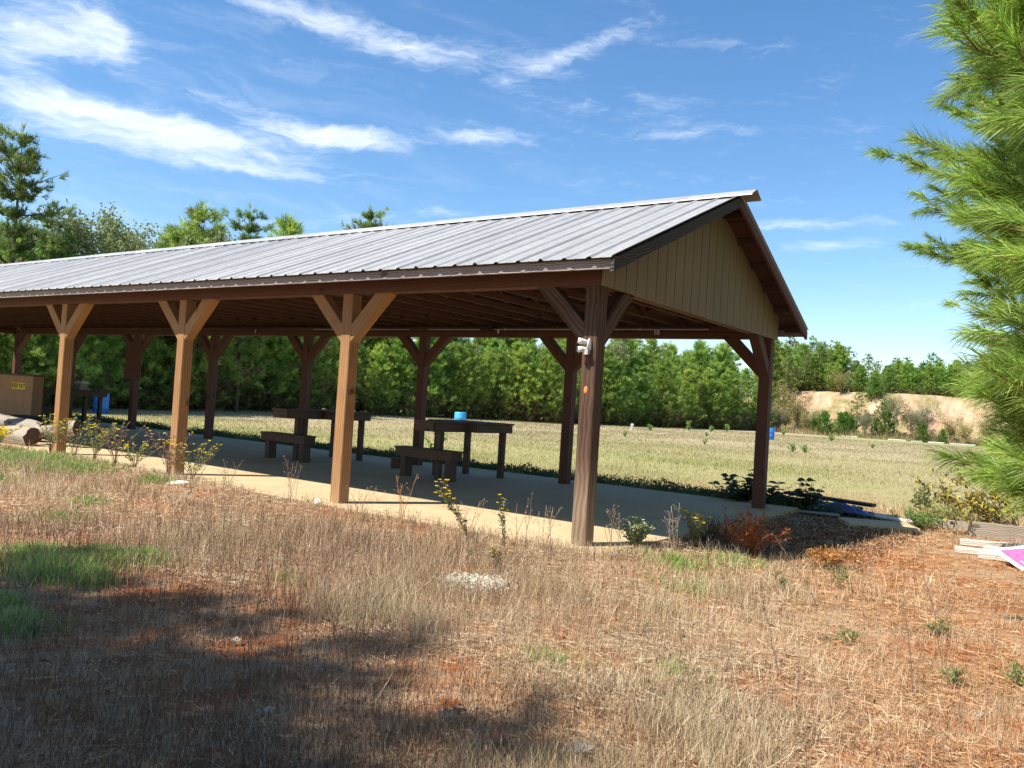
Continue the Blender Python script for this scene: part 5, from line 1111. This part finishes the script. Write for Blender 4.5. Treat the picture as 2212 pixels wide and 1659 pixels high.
# growth on the face and foot of the bank
shr = [leafy_proto(720+i, 3.0, 1.15, base=.12, n_limb=16, leafL=.11, nleaf=26, col=c1, col2=c2, trunk_r=.04, cl=.30, bare=.1) for i, (c1, c2) in enumerate([((.26, .25, .07), (.42, .35, .13)), ((.17, .18, .09), (.30, .27, .17)), ((.14, .21, .05), (.24, .32, .08))])]
spr = [pine_proto(740+i, 3.0, 1.15, base=.03, step=.26, per=6, nt=7, k=11, L=.24, w=.045, trunk_r=.04, col=(.10, .20, .03), tip=(.20, .34, .06)) for i in range(2)]
bank_items = [(shr, 0, -24.9, 93.6, 1.35, 'shrub', 'tall yellow-green shrub on the left of the sandy face', 'shrub'), (shr, 1, -27.3, 91.0, 1.0, 'shrub', 'grey-green bush left of the yellow-green shrub, at the foot', 'shrub'), (shr, 2, -28.6, 93.5, 1.6, 'shrub', 'dark green bush beside the right rear post', 'shrub'),
    (shr, 1, -26.0, 90.4, .75, 'shrub', 'low grey bush behind the far blue barrel', 'shrub'), (shr, 0, -23.0, 91.5, .8, 'shrub', 'low yellow shrub between tall shrub and green pines', 'shrub'), (shr, 0, -27.0, 97.0, 1.1, 'shrub', 'olive shrub at the top left of the sandy face', 'shrub'),
    (spr, 0, -20.9, 91.0, .92, 'young_pine', 'left green young pine at the foot of the bank', 'pine tree'), (spr, 1, -19.2, 90.9, .95, 'young_pine', 'middle green young pine at the foot of the bank', 'pine tree'), (spr, 0, -18.0, 91.2, .75, 'young_pine', 'right green young pine at the foot of the bank', 'pine tree'),
    (mid, 3, -18.4, 95.4, .64, 'pine_tree', 'dark pine growing halfway up the sandy face', 'pine tree'), (spr, 1, -19.6, 95.0, .8, 'young_pine', 'small pine left of the dark one on the face', 'pine tree'), (shr, 1, -16.6, 91.4, .95, 'shrub', 'brownish bush left of the thin bare-stemmed tree', 'shrub'),
    (spr, 0, -14.9, 93.2, 1.45, 'young_pine', 'yellow-green pine left of the thin bare-stemmed tree', 'pine tree'), (shr, 1, -12.0, 92.2, 1.25, 'shrub', 'olive bush right of the thin bare-stemmed tree', 'shrub'), (spr, 1, -10.6, 91.0, .70, 'young_pine', 'round green bush right of the olive bush', 'pine tree'),
    (spr, 0, -8.8, 91.4, .52, 'young_pine', 'small round green bush, right of the larger round one', 'pine tree'), (shr, 0, -6.8, 92.5, .8, 'shrub', 'yellow-green bush nearly behind the big pine', 'shrub'), (shr, 0, -5.0, 94.5, 1.2, 'shrub', 'shrub on the right end of the sandy face', 'shrub')]
bank_items += [(mid, 0, -29.3, 91.2, .82, 'pine_tree', 'olive pine at the bank foot, first right of the tree line', 'pine tree'), (mid, 2, -28.1, 93.4, .80, 'pine_tree', 'olive pine covering the left end of the bank face', 'pine tree'), (mid, 1, -26.9, 96.6, .78, 'pine_tree', 'olive pine high on the left end of the bank', 'pine tree'), (young, 3, -29.0, 97.5, 1.1, 'pine_tree', 'tall green pine on the left shoulder of the bank', 'pine tree'), (mid, 3, -25.2, 98.8, .72, 'pine_tree', 'small olive pine on the rim above the yellow shrub', 'pine tree'), (young, 1, -27.4, 88.2, .80, 'young_pine', 'olive young pine hiding the left end of the bank', 'pine tree'), (shr, 0, -25.6, 91.8, 1.15, 'shrub', 'yellow bush directly right of the rear post at the bank foot', 'shrub'), (shr, 0, -26.4, 94.6, 1.3, 'shrub', 'yellow shrub high on the left of the face', 'shrub'), (shr, 2, -22.3, 93.2, .9, 'shrub', 'green bush between yellow shrub and dark pine on the face', 'shrub'), (shr, 0, -21.2, 98.5, 1.0, 'shrub', 'orange-green shrub on the rim left of the dark pine', 'shrub'),
    (spr, 0, -22.0, 90.8, .6, 'young_pine', 'smallest green pine shrub left of the group of three', 'pine tree'), (shr, 1, -11.2, 95.0, 1.2, 'shrub', 'olive bush halfway up the face behind the round bush', 'shrub'), (shr, 0, -8.6, 95.5, 1.0, 'shrub', 'grassy yellow shrub on the right part of the face', 'shrub'), (spr, 1, -17.4, 98.5, 1.0, 'young_pine', 'dark pine on the rim above the face pine', 'pine tree')]
for i, (pr, k_, x, y, s, nm, lbl, cat) in enumerate(bank_items): plant(pr, k_, (x, y, max(-.1, float(bank_z(x, y))-.05)), s, i*2.1, nm, lbl, cat)
thin = [leafy_proto(760, 5.4, 1.45, base=.42, n_limb=22, leafL=.10, nleaf=20, col=(.20, .24, .08), col2=(.34, .34, .14), trunk_r=.07, cl=.32, bare=.15)]
plant(thin, 0, (-13.5, 91.6, -.1), 1.0, 0, 'thin_tree', 'thin bare-stemmed tree at the foot of the bank', 'tree')

# the big pine at the right edge, needle by needle
def cneedles(acc, b, d, l, w, rg, col, droop):
    n = len(b); side = nrm(np.cross(d, rg.normal(size=(n, 3))))*(w/2); mid_ = b+d*l[:, None]*.55; tip = b+d*l[:, None]; tip[:, 2] -= droop*l
    V = np.stack([b-side, b+side, mid_-side*.9, mid_+side*.9, tip], 1).reshape(-1, 3); i = np.arange(n)[:, None]*5
    acc.add(V, np.concatenate([i+[0, 1, 3], i+[0, 3, 2], i+[2, 3, 4]], 1).reshape(-1, 3), np.repeat(col, 5, 0))
def big_pine(name, loc, h, R, seed, lbl, z0, z1, k, w, nL, per=7, step=.30, ang=(1.6, 5.2), shoots=9, extra=()):
    rg = np.random.default_rng(seed); t = tag(empty(name, loc), lbl, 'pine tree'); tr = Acc(); cr_ = Acc()
    tube(tr, [[0, 0, -.2], [.04, 0, h*.3], [0, .05, h*.6], [0, 0, h]], [.13, .10, .07, .01], [.20, .13, .09], 10)
    z = z0
    while z < h*.96:
        tt = z/h; rad = R*(1-max(0, tt-.42))**.62*(.78+.22*min(1, z/3.0))
        a0 = rg.uniform(0, 6.28); ex = [e_ for e_ in extra if z <= e_[0] < z+step]
        for b in range(per+len(ex)):
            an = a0+6.283*b/per+rg.normal()*.2 if b < per else ex[b-per][1]; am = an % 6.283; detail = ang[0] < am < ang[1] and z < z1
            rr = rad*rg.uniform(.80, 1.03) if b < per else ex[b-per][2]; n = 9; u = np.linspace(0, 1, n)[:, None]; dirh = np.array([math.cos(an), math.sin(an), 0])
            rise = rr*rg.uniform(.05, .5); pts = np.array([0, 0, z])+dirh*rr*u+np.array([0, 0, 1])*(rise*u**1.7)+rg.normal(size=(n, 3))*.02; pts[0] = (0, 0, z)
            tube(tr, pts, np.linspace(.022, .006, n), [.26, .15, .09], 5)
            ns = shoots if detail else 4
            for q in range(ns):
                kk = 1.0 if q == 0 else 1-.55*rg.uniform(); b0 = np.array([np.interp(kk, u[:, 0], pts[:, i]) for i in range(3)])
                if q == 0: d = nrm(pts[-1]-pts[-3]+np.array([0, 0, .12])); e = b0; L0 = .32
                else:
                    sd = rg.choice([-1, 1]); d = nrm(dirh*.8+np.array([-math.sin(an), math.cos(an), 0])*sd*rg.uniform(.4, .9)+np.array([0, 0, rg.uniform(.0, .7)])); L0 = rg.uniform(.20, .36); ll = rg.uniform(.12, .45)*rr*.4+L0*.6; e = b0+d*ll; e[2] += .05
                    tube(tr, [b0, (b0+e)/2-[0, 0, .01], e], [.006, .005, .0035], [.30, .16, .09], 4)
                m_ = k if detail else max(14, k//5); s_ = rg.uniform(0, 1, m_)**.8; P = e-d*(s_*L0)[:, None]
                rv = nrm(rg.normal(size=(m_, 3))); rv = nrm(rv-(rv@d)[:, None]*d); th = rg.uniform(.30, 1.0, m_)*(.55+.5*s_)
                dd = nrm(d*np.cos(th)[:, None]+rv*np.sin(th)[:, None]+np.array([0, 0, -.06])); base_c = np.array([[.16, .29, .05]])*(1-.0)+0; mixv = np.clip(rg.normal(.5, .35, (m_, 1)), 0, 1); young_ = rg.uniform(-.9, .9)
                c_ = (base_c*(1-mixv)+np.array([[.44, .60, .115]])*mixv)*(1+young_*.3)
                cneedles(cr_, P, dd, nL*rg.uniform(.75, 1.1, m_), w if detail else w*2.2, rg, c_, rg.uniform(.05, .22))
        z += step*rg.uniform(.8, 1.2)
    link('trunk', tr.mesh('trunk', M['stem']), t); link('crown', cr_.mesh('crown', M['near_needle']), t)
big_pine('pine_tree', (5.75, -.95, -.1), 11.0, 2.42, 31, 'nearest pine with long bright needles filling the right edge', .50, 6.0, 140, .0048, .20, per=14, step=.18, shoots=15, extra=((.52, 2.9, 2.25), (.60, 2.5, 2.1), (.74, 3.2, 2.3), (.86, 2.75, 2.3), (3.3, 2.9, 2.5), (3.5, 3.3, 2.45), (3.65, 2.6, 2.4), (3.8, 3.05, 2.55), (4.0, 2.75, 2.45), (4.15, 3.4, 2.45), (4.3, 3.0, 2.5), (4.5, 2.6, 2.4), (4.65, 3.2, 2.5)))
big_pine('pine_tree', (5.2, 4.8, -.1), 11.0, 2.62, 32, 'second pine behind the nearest, its left limbs against the sky', .7, 8.2, 88, .0078, .18, per=12, step=.22, shoots=13, extra=((3.75, 3.0, 3.25), (4.1, 3.3, 3.2), (3.4, 2.9, 3.1), (4.5, 3.15, 3.05)))
casters = [pine_proto(780+i, 12.0, 2.7, base=.34, step=.72, per=5, nt=20, k=15, L=.30, w=.040, jitter=.5, up=.5, shape=.55, trunk_r=.16, col=(.10, .18, .055), tip=(.30, .42, .11)) for i in range(3)]
# trees behind the photographer that throw the foreground shade
for i, (x, y, s, k_) in enumerate([(-6.9, -12.5, 1.06, 0), (-5.3, -12.2, 1.05, 1), (-3.9, -12.1, 1.03, 2), (-2.6, -12.2, 1.0, 0), (-8.0, -14.2, 1.1, 1), (-5.7, -13.9, 1.10, 2), (-3.7, -13.7, 1.08, 0), (-1.6, -12.5, .96, 1), (-2.0, -13.8, 1.04, 2)]):
    plant(casters, k_, (x, y, -.1), s, i*1.9, 'pine_tree', '%s pine of the row behind the camera that shades the foreground' % ORD[i], 'pine tree', 'pines behind the camera')
